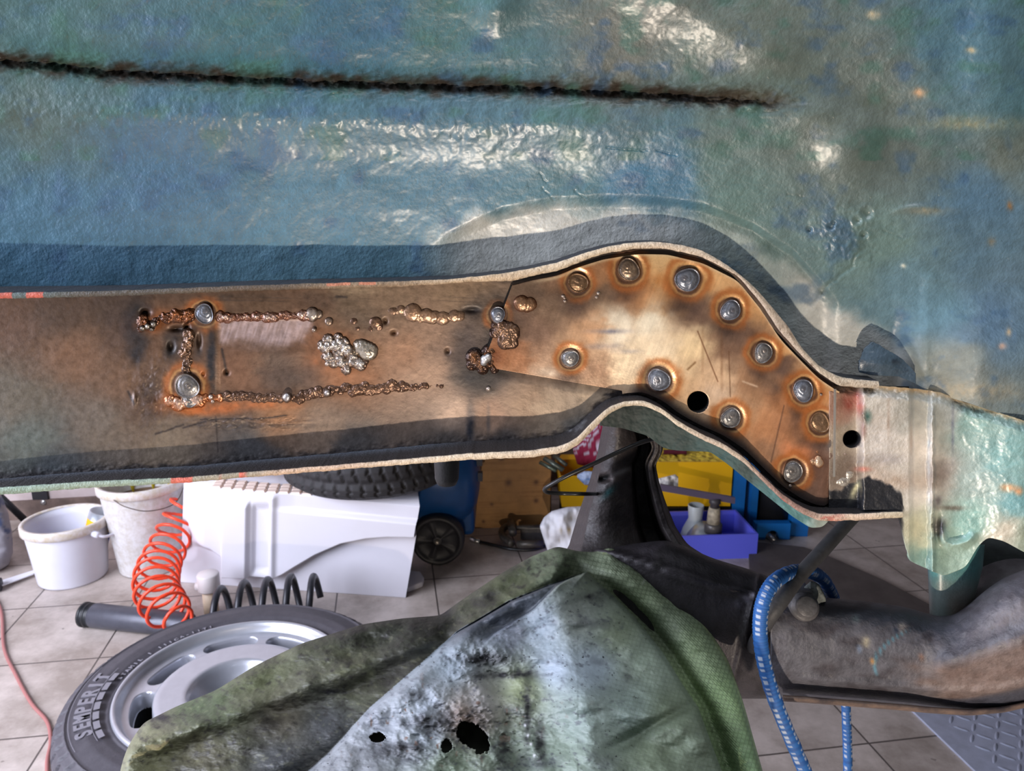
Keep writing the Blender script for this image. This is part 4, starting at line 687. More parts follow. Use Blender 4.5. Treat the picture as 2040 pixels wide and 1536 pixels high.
mk = el(942, 1468, 42, 24, .75)|el(890, 1485, 12, 16, .2)|el(752, 1469, 17, 12, .1)
mk = mk[:, :]
tarp = thing('tarpaulin', 'green woven tarpaulin, soot-stained and burnt through, draped under the rail', 'tarp', (0, .45, .6))
grid('outer_sheet', Wd(PX, PY, tY(PX, PY)), TARP, tarp, col=tC(PX, PY), mask=mk, thick=.0008)
PX2, PY2 = np.meshgrid(np.arange(560, 1380, 10.), np.arange(1330, 1640, 10.))
grid('hole_backing', Wd(PX2, PY2, tY(PX2, PY2)+.03), M('hole_backing_dark', (34, 38, 28), .8, nscale=60, namt=.6), tarp, thick=.0008)  # dark sheet added behind the burnt holes so they look unlit

# ------------------------------------------------------------------ the workshop floor
RUB = M('tyre_rubber', (78, 75, 81), .62, nscale=60, namt=.5, col2=(60, 57, 63), bscale=240, bamt=.35)
DRUB = M('old_tyre_rubber', (44, 42, 44), .7, nscale=60, namt=.5, col2=(30, 29, 30), bscale=240, bamt=.35)
ALU = M('wheel_silver', (196, 198, 206), .30, .55, nscale=40, namt=.2, col2=(160, 160, 168))
def tyre(name, c, R, rin, w_, mat, parent, blocks=56, text=None):
    # lying flat: axis z, top sidewall at z = w_
    pr = [(rin, w_*.90), (rin+.006, w_*.955), (rin+.012, w_*.965), (rin+.016, w_*.955), (rin+.03, w_*.985), (rin+(R-rin)*.45, w_*1.0), (R-.032, w_*.975), (R-.028, w_*.985), (R-.024, w_*.965), (R-.012, w_*.93), (R-.005, w_*.87), (R-.001, w_*.76), (R, w_*.5), (R-.001, w_*.24), (R-.005, w_*.13), (R-.03, w_*.02), (rin+.03, 0), (rin, w_*.08), (rin-.004, w_*.12), (rin-.002, w_*.5), (rin, w_*.90)]
    P = []
    for a, b in zip(pr[:-1], pr[1:]):
        for t in np.linspace(0, 1, 7)[:-1]: P.append((a[0]+(b[0]-a[0])*t, a[1]+(b[1]-a[1])*t))
    P.append(pr[-1])
    def fn(Rr, H, A):
        z = H/w_; tread = ss(R-.030, R-.016, Rr)
        q = (A*blocks/(2*math.pi)+.9*np.abs(z-.5)*2.2+.25*(np.sin(z*31) > 0)) % 1; g = (q < .20)*1.; circ = ((np.abs(z-.35) < .025)|(np.abs(z-.65) < .025))*1.
        sh = (z > .66)*.6+.4; return Rr-tread*.008*np.maximum(g*ss(.02, .2, z), circ), H-tread*.003*g*(z > .8)
    return lathe(name, P, c, (0, 0, 1), mat, parent, seg=blocks*12, fn=fn)
def text_ring(name, txt, c, r, z, size, a0, da, mat, parent, depth=.0012):
    V = []; Fc = []; 
    for i, ch in enumerate(txt):
        if ch == ' ': continue
        cu = bpy.data.curves.new('t', 'FONT'); cu.body = ch; cu.size = size; cu.align_x = 'CENTER'; cu.extrude = depth; cu.offset = .0006 if size < .02 else .0013
        o = bpy.data.objects.new('t', cu); C.objects.link(o); dg = bpy.context.evaluated_depsgraph_get(); me = bpy.data.meshes.new_from_object(o.evaluated_get(dg)); 
        a = a0-da*i; R_ = Matrix.Rotation(a-math.pi/2, 4, 'Z'); k = len(V)
        for vv in me.vertices:
            p = Vector((vv.co.x, vv.co.y, vv.co.z)); p.y += r; p = R_@p; V.append((p.x+c[0], p.y+c[1], p.z+z))
        Fc += [tuple(k+j for j in f.vertices) for f in me.polygons]
        bpy.data.objects.remove(o); bpy.data.curves.remove(cu); bpy.data.meshes.remove(me)
    return mesh(name, V, Fc, mat, parent)
WC = Vector((-.583, 1.372, 0)); WS = 1.08
wh = thing('wheel', 'silver slotted wheel with grey winter tyre lying flat beside the tarpaulin', 'wheel', WC)
ty = tyre('tyre', WC, .335, .222, .195, RUB, wh)
LTR = M('tyre_lettering', (134, 131, 138), .6)
text_ring('tyre_lettering', 'SEMPERIT', WC, .264, .1945, .038, math.radians(218), math.radians(5.6), LTR, ty)
text_ring('tyre_lettering', '5TAMIL I IIICA-IITI', WC, .238, .1910, .012, math.radians(178), -math.radians(-3.1), LTR, ty, .0005)
def arcs(r0, r1, a0, a1, z, n=14):
    V = []; Fc = []
    for i in range(n+1):
        a = a0+(a1-a0)*i/n
        for r in (r0, r1): V.append((WC.x+r*math.cos(a), WC.y+r*math.sin(a), z))
    for i in range(n): Fc.append((2*i, 2*i+1, 2*i+3, 2*i+2))
    return V, Fc
V = []; Fc = []
for k in range(7):
    a = math.radians(176+k*7.2); v_, f_ = arcs(.2475, .2585, a, a+math.radians(5.6), .1962, 4); Fc += [tuple(j+len(V) for j in f) for f in f_]; V += v_
for (r0, r1) in ((.2615, .2625), (.2995, .3005)): v_, f_ = arcs(r0, r1, math.radians(172), math.radians(226), .1960 if r0 < .28 else .1945, 40); Fc += [tuple(j+len(V) for j in f) for f in f_]; V += v_
mesh('sidewall_band', V, Fc, LTR, ty)
# rim
rp = [(.214, .176), (.214, .186), (.210, .189), (.206, .186), (.202, .176), (.198, .172), (.186, .169), (.1795, .168)]
def rim(R_, A): return None
seg = 720; rr = np.concatenate([[.212, .213, .211, .208, .204, .201, .198, .194], np.linspace(.19, .140, 56), np.linspace(.138, .088, 14), np.linspace(.086, .045, 24)])
A = np.linspace(0, 2*math.pi, seg, endpoint=False); R_, A_ = np.meshgrid(rr, A, indexing='ij')
z = np.interp(R_, [.045, .050, .060, .072, .080, .086, .090, .135, .142, .148, .18, .194, .198, .201, .204, .208, .211, .213], [.085, .115, .135, .152, .166, .1725, .1745, .1760, .1745, .168, .166, .167, .171, .180, .187, .190, .189, .184])
z[0] = .15
ns = 8; ph = (A_*ns/(2*math.pi)+.0) % 1; half = .30*2*math.pi/ns; ac = (ph-.5)*2*math.pi/ns*.164
r0, rad = .1640, .0185; dx = np.maximum(np.abs(ac)-.034, 0); dist = np.hypot(dx, R_-r0)-rad; z = z-.035*ss(.0015, -.0025, dist)
P3 = np.stack([WC.x+WS*R_*np.cos(A_), WC.y+WS*R_*np.sin(A_), z+.005], -1)
grid('rim', P3[:, ::-1], ALU, wh, wrap=True, mask=(dist < -.003))
lathe('rim_barrel', [(.228, .186), (.200, .155), (.195, .10), (.200, .02), (.206, .005)], WC, (0, 0, 1), M('barrel_dark', (44, 44, 46), .6), wh)
lathe('hub_bore', [(.046, .09), (.044, .05), (.06, .03), (.19, .03)], WC, (0, 0, 1), M('barrel_dark'), wh)

# spring, shock absorber, fitting, cable
def helix(c, ax, R_, pitch, turns, n=26, ph=0, taper=None):
    d, u, v_ = frame(ax); out = []
    for i in range(int(turns*n)+1):
        a = 2*math.pi*i/n+ph; t = i/n; r_ = R_*(taper(t/turns) if taper else 1); out.append(Vector(c)+d*(pitch*t)+(u*math.cos(a)+v_*math.sin(a))*r_)
    return out
sx = W(425, 1180, 1.84).x
tag(tube('coil_spring', helix((sx, 1.83, .080), (1, .30, 0), .070, .062, 4.6, taper=lambda t: 1-.25*max(0, t-.75)*4*.6-.2*max(0, .2-t)*4), .0095, M('spring_black', (52, 52, 58), .4, .2, nscale=80, namt=.5, col2=(30, 30, 32))), 'black coil spring lying on its side behind the silver wheel', 'spring')
sa, sb = F(168, 1224, .034), F(392, 1247, .034); sd = (sb-sa); L_ = sd.length
SHM = M('shock_grey', (76, 78, 88), .38, .3, nscale=50, namt=.4, col2=(56, 56, 62))
sh = thing('shock_absorber', 'dark grey shock absorber tube with a ribbed end lying on the tiles', 'shock absorber', (sa.x, sa.y, 0))
lathe('body', [(.0, .028), (.031, .028), (.034, .034), (.034, L_-.03), (.031, L_-.02), (.012, L_-.015), (.012, L_+.03), (0, L_+.03)], sa, sd, SHM, sh)
lathe('ribbed_boot', [(0, -.004), (.026, -.004), (.035, .0), (.035, .007), (.028, .010), (.034, .014), (.034, .019), (.028, .022), (.033, .026), (.030, .031)], sa, sd, M('boot_black', (24, 26, 30), .45), sh)
lathe('eye_bush', [(.006, -.018), (.017, -.018), (.017, .018), (.006, .018), (.006, -.018)], sb+sd.normalized()*.035, (0, .3, 1), M('bush_steel', (170, 176, 186), .35, .7), sh)
fy = 1.97; f0 = F(422, 1222); ft = thing('plastic_fitting', 'small translucent white plastic pipe fitting standing before the white tank', 'pipe fitting', f0)
zt = W(425, 1142, f0.y).z; zm = W(425, 1172, f0.y).z
WPL = M('cap_plastic', (214, 206, 204), .45); CPL = M('fitting_cream', (206, 186, 160), .5)
lathe('stem', [(0, 0), (.021, 0), (.021, zm), (0, zm)], f0, (0, 0, 1), CPL, ft); lathe('cap', [(.0, zm-.004), (.029, zm-.004), (.031, zm), (.031, zt-.004), (.028, zt), (0, zt)], f0, (0, 0, 1), WPL, ft)
tube('side_port', [f0+Vector((0, 0, zm+.01)), f0+Vector((-.036, -.01, zm+.01))], .012, WPL, ft)
tag(tube('power_cable', catmull([F(-40, 1150, .004), F(0, 1210, .004), F(8, 1290, .004), F(32, 1345, .004), F(62, 1400, .004), F(94, 1438, .004), F(101, 1478, .004), F(94, 1520, .004), F(96, 1600, .004)], 10), .0042, M('cable_pink', (160, 104, 100), .5)), 'dull pink electric cable snaking over the tiles at the left edge', 'cable')

# orange coiled air hose
hp = catmull([W(372, 1000, 2.20), W(352, 1048, 2.16), W(336, 1086, 2.10), W(318, 1125, 2.02), W(311, 1160, 1.93), W(318, 1192, 1.86), W(345, 1222, 1.80), W(375, 1238, 1.77)], 60)
cum = [0]
for a, b in zip(hp[:-1], hp[1:]): cum.append(cum[-1]+(b-a).length)
out = []; Rk = pl([(0, .046), (.15, .052), (.5, .060), (.85, .056), (1, .02)]); t0_ = (hp[1]-hp[0]).normalized(); _, u, v_ = frame(t0_)
for s_ in np.linspace(0, cum[-1], 620):
    i = min(int(np.searchsorted(cum, s_)), len(hp)-2); t = (hp[i+1]-hp[max(i-1, 0)]).normalized(); q = t0_.rotation_difference(t); u = q@u; v_ = q@v_; t0_ = t
    a = 2*math.pi*s_/cum[-1]*12; r_ = float(Rk(s_/cum[-1])); out.append(hp[i]+(u*math.cos(a)+v_*math.sin(a))*r_)
zmin = .0045; out = [Vector((p.x, p.y, max(p.z, zmin))) for p in out]
tag(tube('air_hose', out, .0048, M('hose_orange', (242, 74, 40), .35), seg=8), 'bright orange coiled air hose hanging between tall bucket and white tank', 'air hose')

# buckets
BW = M('bucket_white', (214, 214, 224), .38, nscale=9, namt=.18, col2=(190, 186, 190)); BWD = M('bucket_splattered', (206, 204, 204), .45, nscale=60, namt=.55, col2=(170, 158, 140))
RIMM = M('rim_stained', (214, 208, 206), .5, nscale=60, namt=.6, col2=(180, 160, 110))
def bucket(loc, rb, rt, h, mat, label):
    t = thing('bucket', label, 'bucket', loc)
    lathe('pail', [(0, .003), (rb-.006, .003), (rb-.002, 0), (rb, .006), (rt-.004, h-.03), (rt-.004, h-.004), (rt-.007, h-.004), (rt-.008, h-.03), (rb-.004, .008), (0, .008)], loc, (0, 0, 1), mat, t, seg=72)
    lathe('rim', [(rt-.008, h-.004), (rt-.006, h), (rt+.002, h), (rt+.005, h-.003), (rt+.005, h-.026), (rt+.002, h-.028), (rt-.002, h-.026), (rt-.002, h-.01)], loc, (0, 0, 1), RIMM, t, seg=72)
    return t
L1 = F(147, 1147); L1.z = 0; bk1 = bucket(L1, .100, .121, .200, BW, 'small white plastic bucket at the far left, handle folded down')
tube('handle_lug', [L1+Vector((.112, -.05, .170)), L1+Vector((.135, -.06, .168))], .010, BW, bk1)
hd = [L1+Vector((.124*math.cos(a), .124*math.sin(a)-.0, .168-.018*math.sin((a+math.pi/7)*1.0)*0-.10*0)) for a in np.linspace(-.45, math.pi-.45, 14)]
tube('handle', catmull([L1+Vector((.130, -.058, .168)), L1+Vector((.150, -.045, .158)), L1+Vector((.160, .02, .15)), L1+Vector((.135, .10, .15)), L1+Vector((.06, .155, .15)), L1+Vector((-.04, .16, .15)), L1+Vector((-.10, .10, .16)), L1+Vector((-.122, .05, .168))], 6), .0045, BW, bk1)
lathe('dried_spill', [(0, .03), (.09, .03), (.103, .05), (.106, .07), (.1035, .07)], L1, (0, 0, 1), M('spill_dark', (60, 58, 62), .7, nscale=40, namt=.9, col2=(170, 168, 170)), bk1)
cn = thing('paint_can', 'tilted tin with yellow and blue label sitting in the small bucket', 'can', L1+Vector((.045, .03, .055)))
lathe('tin', [(0, .0), (.038, .0), (.038, .145), (.033, .145), (.033, .01), (0, .01)], L1+Vector((.045, .045, .060)), (.30, .1, 1), M('tin_silver', (190, 196, 204), .3, .6), cn)
lathe('yellow_label', [(.0386, .085), (.0386, .120)], L1+Vector((.045, .045, .060)), (.30, .1, 1), M('label_yellow', (236, 180, 30), .5), cn)
lathe('blue_label', [(.0386, .02), (.0386, .085)], L1+Vector((.045, .045, .060)), (.30, .1, 1), M('label_blue', (50, 90, 200), .5), cn)
L2 = F(308, 1132); L2.z = 0; L2 = L2+Vector((-.02, .02, 0)); bk2 = bucket(L2, .095, .127, .305, BWD, 'tall white bucket with yellow paint smears on its rim')
tube('wire_handle', catmull([L2+Vector((-.02, -.133, .285)), L2+Vector((.02, -.145, .268)), L2+Vector((.08, -.13, .248)), L2+Vector((.13, -.06, .245)), L2+Vector((.133, .02, .285))], 6), .0016, M('wire', (96, 84, 76), .5, .5), bk2, seg=8)
yst = M('dried_yellow', (190, 168, 40), .6)
lathe('paint_residue', [(0, .16), (.105, .17), (.112, .20), (.1125, .235), (.114, .235)], L2, (0, 0, 1), M('residue', (120, 96, 70), .7, nscale=20, namt=.8, col2=(80, 60, 50)), bk2)
for k, a in enumerate((2.3, 1.75, 1.25, .8)):
    tube('paint_drip', [L2+Vector((.115*math.cos(a), .115*math.sin(a), .215)), L2+Vector((.117*math.cos(a), .117*math.sin(a), .255)), L2+Vector((.119*math.cos(a), .119*math.sin(a), .296))], [.004, .007, .009], yst, bk2, seg=8)

# white plastic tank
TKA, TKB = F(360, 1160), F(808, 1191); tk = thing('plastic_tank', 'big white moulded plastic tank with arched relief standing on the tiles', 'tank', (TKA+TKB)/2)
TW = M('tank_white', (212, 210, 218), .42, nscale=7, namt=.12, col2=(190, 182, 180), bscale=40, bamt=.05)
tl_, tr_ = W(366, 958, TKA.y-.01), W(840, 1003, TKB.y-.02)
nu, nv = 300, 160; U, Vv = np.meshgrid(np.linspace(0, 1, nu), np.linspace(0, 1, nv))
c00, c10, c01, c11 = [np.array(p) for p in (TKA, TKB, tl_, tr_)]
Pb = (1-U)[..., None]*(1-Vv)[..., None]*c00+U[..., None]*(1-Vv)[..., None]*c10+(1-U)[..., None]*Vv[..., None]*c01+U[..., None]*Vv[..., None]*c11
QX = 360+U*(808+32*Vv-360); QY = (1160+31*U)*(1-Vv)+(958+45*U)*Vv
arch = np.interp(QX, [360, 372, 400, 430, 455, 458.5, 512, 516, 550, 560, 575, 600, 640, 690, 740, 780, 838, 850], [1000, 1080, 1082, 1092, 1110, 1138, 1140, 1140, 1143, 1143, 1136, 1120, 1096, 1074, 1064, 1061, 1062, 1062])
up = ss(3, -3, QY-arch); up = np.where(QX < 456, ss(8, -12, QY-arch)*ss(362, 420, QX), up)
rel = .035*up+.016*ss(452, 460, QX)*ss(512, 505, QX)*ss(1143, 1138, QY)*ss(985, 1000, QY)+.010*np.exp(-((QX-556)/6.)**2)*ss(1143, 1138, QY)*ss(975, 985, QY)-.012*ss(512, 520, QX)*ss(552, 546, QX)*ss(1140, 1120, QY)*ss(990, 1010, QY)
rel = rel-.012*ss(12, 0, QY-(958+(QX-366)*.095+22))*ss(540, 600, QX)
nrm = np.array((TKB-TKA).cross(Vector((0, 0, 1))).normalized()); Pf = Pb+rel[..., None]*nrm; dep = np.array(Ad)*.24
bk = np.stack([np.concatenate([Pf[0][None], Pf[0][None]+dep])]) 
rows = np.concatenate([ (Pb[:1]+dep), Pf, (Pf[-1:]+dep+np.array((0, 0, .0))), (Pb[:1]+dep)]) 
cols_l = Pf[:, :1]; 
grid('shell', rows[:, ::-1][:, ::-1], TW, tk, smooth=True)
for s_, nm in ((0, 'side_wall'), (-1, 'side_wall')):
    c_ = Pf[:, s_]; grid(nm, np.stack([c_, c_+dep]), TW, tk, smooth=False)
cp = W(487, 1000, TKA.y-.06)
lathe('drain_plug', [(0, 0), (.022, 0), (.022, .004), (.015, .008), (.011, .010), (.010, .03), (.005, .032), (0, .032)], W(487, 1003, TKA.y-.045), (-.05, -.5, .86), M('plug_metal', (190, 190, 190), .25, .8), tk)
# vents on top
tg = M('tank_top_grid', (236, 214, 200), .5); 
V = []; Fc = []
for i in range(9):
    for j in range(3):
        p = Pf[-1, 50+i*14]; q = Vector(p)+Vector(dep)*(.06+.10*j)+Vector((0, 0, .0)); k = len(V)
        for a, b in ((-.012, -.010), (.012, -.010), (.012, .010), (-.012, .010)): V.append((q.x+a, q.y+b, q.z+.006))
        for a, b in ((-.015, -.013), (.015, -.013), (.015, .013), (-.015, .013)): V.append((q.x+a, q.y+b, q.z-.002))
        Fc += [(k, k+1, k+2, k+3), (k, k+4, k+5, k+1), (k+1, k+5, k+6, k+2), (k+2, k+6, k+7, k+3), (k+3, k+7, k+4, k)]
mesh('textured_top', V, Fc, tg, tk)
fo = [F(812, 1182, .0), F(842, 1170), F(845, 1160), F(838, 1148), F(818, 1146), F(800, 1150)]; prism('mounting_foot', fo, (0, 0, .018), TW, tk, bevel=.004)

# tyre on the tank
SC = Vector((-.446, 2.245, .335)); st = thing('spare_tyre', 'worn black tyre resting on top of the white plastic tank', 'tyre', SC)
tyre('carcass', SC, .275, .17, .17, DRUB, st, blocks=44)

# compressor
cp0 = W(872, 1087, 2.27); cm = thing('air_compressor', 'blue air compressor on black spoked wheels behind the white tank', 'air compressor', (cp0.x, 2.4, 0))
CB = M('compressor_blue', (20, 72, 128), .35, nscale=20, namt=.4, col2=(14, 52, 98))
xr = W(958, 985, 2.45).x; ctz = .265; ctr = .175
lathe('air_tank', [(0, 0), (.06, .004), (.11, .014), (.145, .032), (.166, .058), (ctr, .09), (ctr, .30), (.1, .34), (0, .35)], (xr, 2.45, ctz), (-1, -.05, 0), CB, cm, seg=60)
box('tank_foot', (xr-.07, 2.44, .13), (.10, .16, .14), CB, cm, bevel=.02)
for k, x_ in enumerate((xr-.005, xr-.005)): box('clip', (x_+.004, 2.37, .33-.055*k), (.022, .02, .03), M('clip_dark', (40, 44, 60), .5), cm)
for yy in (2.27, 2.60):
    wc = Vector((cp0.x, yy, .088)); w2 = lathe('transport_wheel', [(.0, -.004), (.012, -.012), (.016, -.008), (.020, -.002), (.064, .0), (.070, -.006), (.075, -.012), (.084, -.010), (.088, 0), (.088, .03), (.08, .036), (0, .036)], wc, (0, 1, 0), M('wheel_black', (34, 33, 36), .5, nscale=60, namt=.5, col2=(22, 22, 24)), cm, seg=60,
        fn=lambda R, H, A: (R, H-.006*(R > .018)*(R < .066)*(np.abs(((A*5/(2*math.pi)) % 1)-.5) < .12)))
    lathe('axle_nut', [(0, -.022), (.005, -.022), (.007, -.018), (.007, -.004)], wc, (0, 1, 0), M('nut', (200, 190, 170), .3, .7), w2, seg=12)

# wooden box
wcol = M('pine', rough=.55, vcol=True, nscale=18, namt=.3)
xl_, xr_ = W(930, 1050, 2.56).x, W(1096, 1050, 2.56).x; yb_ = 2.56; zt_ = .52
U, Vv = np.meshgrid(np.linspace(0, 1, 120), np.linspace(0, 1, 160)); P3 = np.stack([xl_+(xr_-xl_)*U, yb_+0*U+.1*(U)*.17, Vv*zt_], -1)
c_ = np.zeros(U.shape+(3,))+np.array((176, 130, 76.)); gr = fbm(U*2+.1, Vv*60, 401); c_ = mix(c_, (150, 104, 56), .6*ss(0, .5, gr))
for u_, v2, r_ in ((.42, .52, .03), (.50, .34, .04), (.83, .34, .03), (.83, .2, .03), (.60, .62, .02), (.3, .18, .02), (.2, .05, .02)): c_ = mix(c_, (86, 56, 36), .85*np.exp(-((U-u_)/r_)**2-((Vv-v2)/(r_*.6))**2))
wb = thing('pine_board', 'upright knotty pine board to the right of the blue compressor', 'wooden board', ((xl_+xr_)/2, yb_+.1, 0))
grid('front_panel', P3[:, ::-1], wcol, wb, col=c_[:, ::-1]); box('side_frame', ((xl_+xr_)/2+.004, yb_+.135, zt_/2), (xr_-xl_-.0, .22, zt_), M('pine_shaded', (120, 80, 48), .6), wb)  # darker pine colour stands for the shaded side of the box

# steel bits on the floor: G clamp, grease hose
GM = M('old_steel', (92, 88, 82), .45, .5, nscale=60, namt=.6, col2=(50, 44, 40))
gc = thing('pipe_clamp', 'old steel screw clamp lying on the floor before the pine board', 'clamp', F(1035, 1085))
tube('screw', [F(1030, 1084, .03), F(1082, 1084, .03)], .012, GM, gc); tube('bow', catmull([F(1020, 1083, .03), F(1003, 1070, .03), F(1000, 1058, .03), F(1010, 1048, .03), F(1022, 1045, .03)], 6), .013, GM, gc)
tube('spindle', [F(1012, 1052, .05), F(1080, 1050, .05)], .009, GM, gc); tube('handle_bar', [F(1018, 1040, .05), F(1022, 1062, .05)], .014, GM, gc)
box('jaw', F(1062, 1060, .03), (.09, .03, .05), GM, gc, bevel=.006)
gh = thing('grease_hose', 'thin black hose with metal ends lying in front of the clamp', 'hose', F(980, 1085))
tube('line', catmull([F(950, 1078, .007), F(985, 1086, .007), F(1020, 1094, .007), F(1060, 1095, .007), F(1090, 1086, .007)], 6), .006, M('cable_black'), gh, seg=8)
tube('end_fitting', [F(938, 1074, .008), F(956, 1079, .008)], .0085, M('plug_metal'), gh, seg=8)
rods = [((1050, 906), (1078, 923), .007, (190, 160, 120)), ((1076, 921), (1108, 938), .007, (100, 110, 96)), ((1084, 913), (1122, 936), .009, (96, 102, 92)), ((1104, 908), (1128, 926), .007, (84, 88, 80))]
for i, (a, b, r_, co) in enumerate(rods[1:]):
    o = tube('welding_rod_tube', [W(*a, 2.46), W(*b, 2.42)], r_, M('rod_metal%d' % i, co, .35, .6)); 
    tag(o, ('greenish steel tube leaning on the pine board, lowest of three', 'thickest of the three steel tubes leaning on the pine board', 'steel tube leaning on the pine board, nearest the red cloth')[i], 'steel tube')

# crates, tray and contents
YEL = M('plastic_yellow', (232, 176, 12), .4, nscale=8, namt=.15, col2=(214, 160, 10)); 
def openbox(name, c, size, mat, parent, wall_=.006, rz=0., taper=0.):
    sx_, sy_, sz_ = size; V = []
    for z_, k, w2 in ((0, -taper, 0), (sz_, 0, 0), (sz_, 0, wall_), (wall_, -taper, wall_)):
        for a, b in ((-1, -1), (1, -1), (1, 1), (-1, 1)):
            p = Matrix.Rotation(rz, 3, 'Z')@Vector((a*(sx_/2+k-w2), b*(sy_/2+k-w2), z_)); V.append(p+Vector(c))
    Fc = [(3, 2, 1, 0)]
    for r_ in range(3):
        for i in range(4): j = (i+1) % 4; Fc.append((r_*4+i, r_*4+j, r_*4+4+j, r_*4+4+i))
    Fc.append((12, 13, 14, 15)); return mesh(name, V, Fc, mat, parent)
fr_ = F(1508, 1113); tr_rz = YAW*.4; td = Vector((math.cos(tr_rz), math.sin(tr_rz), 0)); tc_ = fr_-td*.34+Vector((-td.y, td.x, 0))*.11
tray = thing('plastic_tray', 'violet-blue shallow plastic tray on the floor beyond the arm', 'tray', tc_)
openbox('tray_body', tc_, (.68, .21, .088), M('plastic_violet', (92, 98, 214), .4), tray, .007, tr_rz)
bx0 = W(1395, 1015, 2.60)
blk = tag(openbox('black_crate', (bx0.x-.09, 2.66, 0.0), (.40, .20, .082), M('black_plastic', (20, 20, 22), .5), None, .006, .05), 'low black crate under the big yellow crate', 'crate')
yx0, yx1 = W(1285, 975, 2.57).x, W(1457, 975, 2.57).x
yc = thing('storage_crate', 'large yellow plastic crate full of yellow pellets, beyond the arm', 'crate', ((yx0+yx1)/2, 2.69, .084))
openbox('crate_body', ((yx0+yx1)/2, 2.69, .084), (yx1-yx0, .24, .172), YEL, yc, .006, .0)
lump = []; lf = []
rng = random.Random(5); pm = M('yellow_lumps', (222, 190, 60), .55)
PXg, PYg = np.meshgrid(np.linspace(0, 1, 90), np.linspace(0, 1, 60)); lz = .225+.012*np.sqrt(np.clip(vn(PXg*16, PYg*11, 3), 0, 1))+.010*vn(PXg*30, PYg*20, 4)
o = grid('foam_pellets', np.stack([yx0+.008+(yx1-yx0-.016)*PXg, 2.58+.22*PYg, lz], -1), pm); tag(o, 'heap of pale yellow pellets filling the large yellow crate', 'pellets', kind='stuff')
lx0, lx1 = W(1112, 980, 2.50).x, W(1235, 980, 2.50).x; zb_ = W(1150, 1012, 2.50).z; zt_ = W(1150, 948, 2.50).z
lb = thing('stacking_bin', 'small yellow open-front bin holding red and white cloth, left of the arm', 'bin', ((lx0+lx1)/2, 2.59, zb_))
openbox('bin_body', ((lx0+lx1)/2, 2.60, zb_), (lx1-lx0, .20, zt_-zb_), YEL, lb, .006, .03, .012)
prism('bin_back', [Vector((lx0+.01, 2.68, zt_)), Vector((lx1, 2.68, zt_)), Vector((lx1, 2.68, W(1150, 906, 2.68).z)), Vector((lx0+.02, 2.68, W(1150, 906, 2.68).z))], (0, .008, 0), YEL, lb)
bc_ = tag(box('bin_support', ((lx0+lx1)/2+.02, 2.62, zb_/2), (lx1-lx0, .2, zb_), M('black_plastic')), 'dark box carrying the small yellow bin', 'box')
def cloth(name, x0, x1, T_, B_, Y_, D_, colf, label, cat, amp=.012, sc=16, mat=None):
    o = pillow(name, x0, x1, T_, B_, Y_, D_, mat or M('cloth', rough=.85, vcol=True), None, n=70, seg=50, colf=colf, hf=lambda px, py: amp*fbm(px/sc, py/sc, int(x0), 3)); return tag(o, label, cat)
cloth('striped_cloth', 1142, 1225, pl([(1142, 885), (1165, 862), (1190, 830), (1225, 800)]), pl([(1142, 900), (1150, 925), (1180, 932), (1225, 930)]), 2.60, .05, lambda px, py: mix(np.zeros(px.shape+(3,))+np.array((140, 26, 62.)), (196, 190, 204), (np.sin((py+.35*px+6*fbm(px/20., py/20., 3))*.72) > .45)*.95*(py < 905)), 'crumpled red and white striped cloth spilling from the small yellow bin', 'cloth')
cloth('blue_cloth', 1150, 1200, pl([(1150, 945), (1165, 938), (1200, 940)]), pl([(1150, 952), (1165, 966), (1200, 968)]), 2.48, .02, lambda px, py: mix(np.zeros(px.shape+(3,))+np.array((176, 192, 222.)), (110, 140, 190), ss(0, .4, fbm(px/10., py/5., 4))), 'small pale blue cloth hanging over the front of the small yellow bin', 'cloth')
cloth('white_rag', 1076, 1240, pl([(1076, 1046), (1084, 1030), (1100, 1018), (1130, 1010), (1240, 1005)]), pl([(1076, 1052), (1085, 1080), (1095, 1110), (1240, 1120)]), 2.22, .06, lambda px, py: mix(np.zeros(px.shape+(3,))+np.array((206, 206, 212.)), (146, 116, 60), .8*ss(.0, .5, fbm(px/9., py/9., 6))*np.exp(-((px-1135)/22.)**2-((py-1065)/24.)**2)), 'crumpled white rag with brown stains left of the dark arm', 'rag', amp=.03, sc=22)
cloth('dark_red_pad', 1322, 1368, lambda x: 896+0*x, lambda x: 906+0*x, 2.72, .02, lambda px, py: np.zeros(px.shape+(3,))+np.array((96, 24, 44.)), 'dark red strap lying along the back of the yellow crate', 'strap', .004)
# spray cup, funnel, bar, tissue
s0 = W(1420, 1062, 2.36); cup = thing('spray_cup', 'aluminium spray gun cup with beige taped neck standing in the violet tray', 'cup', (s0.x, 2.36, .009))
lathe('cup_body', [(0, .0), (.070, .0), (.070, .012), (.062, .035), (.045, .060), (.032, .075), (0, .075)], (s0.x-.012, 2.405, .009), (0, 0, 1), M('cup_alu', (170, 176, 178), .3, .6), cup)
lathe('collar', [(0, .068), (.030, .068), (.030, .098), (.026, .102), (0, .102)], (s0.x, 2.36, .009), (0, 0, 1), M('collar_dark', (84, 80, 78), .4, .3), cup)
lathe('taped_neck', [(0, .10), (.023, .10), (.021, .14), (.018, .158), (0, .158)], (s0.x, 2.36, .009), (0, 0, 1), M('tape_beige', (176, 164, 140), .6, nscale=90, namt=.6), cup)
lathe('knob', [(0, .156), (.015, .156), (.015, .17), (.020, .175), (.018, .190), (0, .192)], (s0.x, 2.36, .009), (0, 0, 1), M('knob_dark', (60, 56, 58), .5), cup)
tag(lathe('plastic_funnel', [(0, 0), (.05, 0), (.042, .03), (.024, .07), (.028, .12), (.026, .122), (.021, .07), (0, .06)], (W(1385, 1060, 2.46).x, 2.47, .009), (0, 0, 1), M('funnel_white', (184, 190, 190), .4)), 'translucent white funnel behind the spray cup in the violet tray', 'funnel')
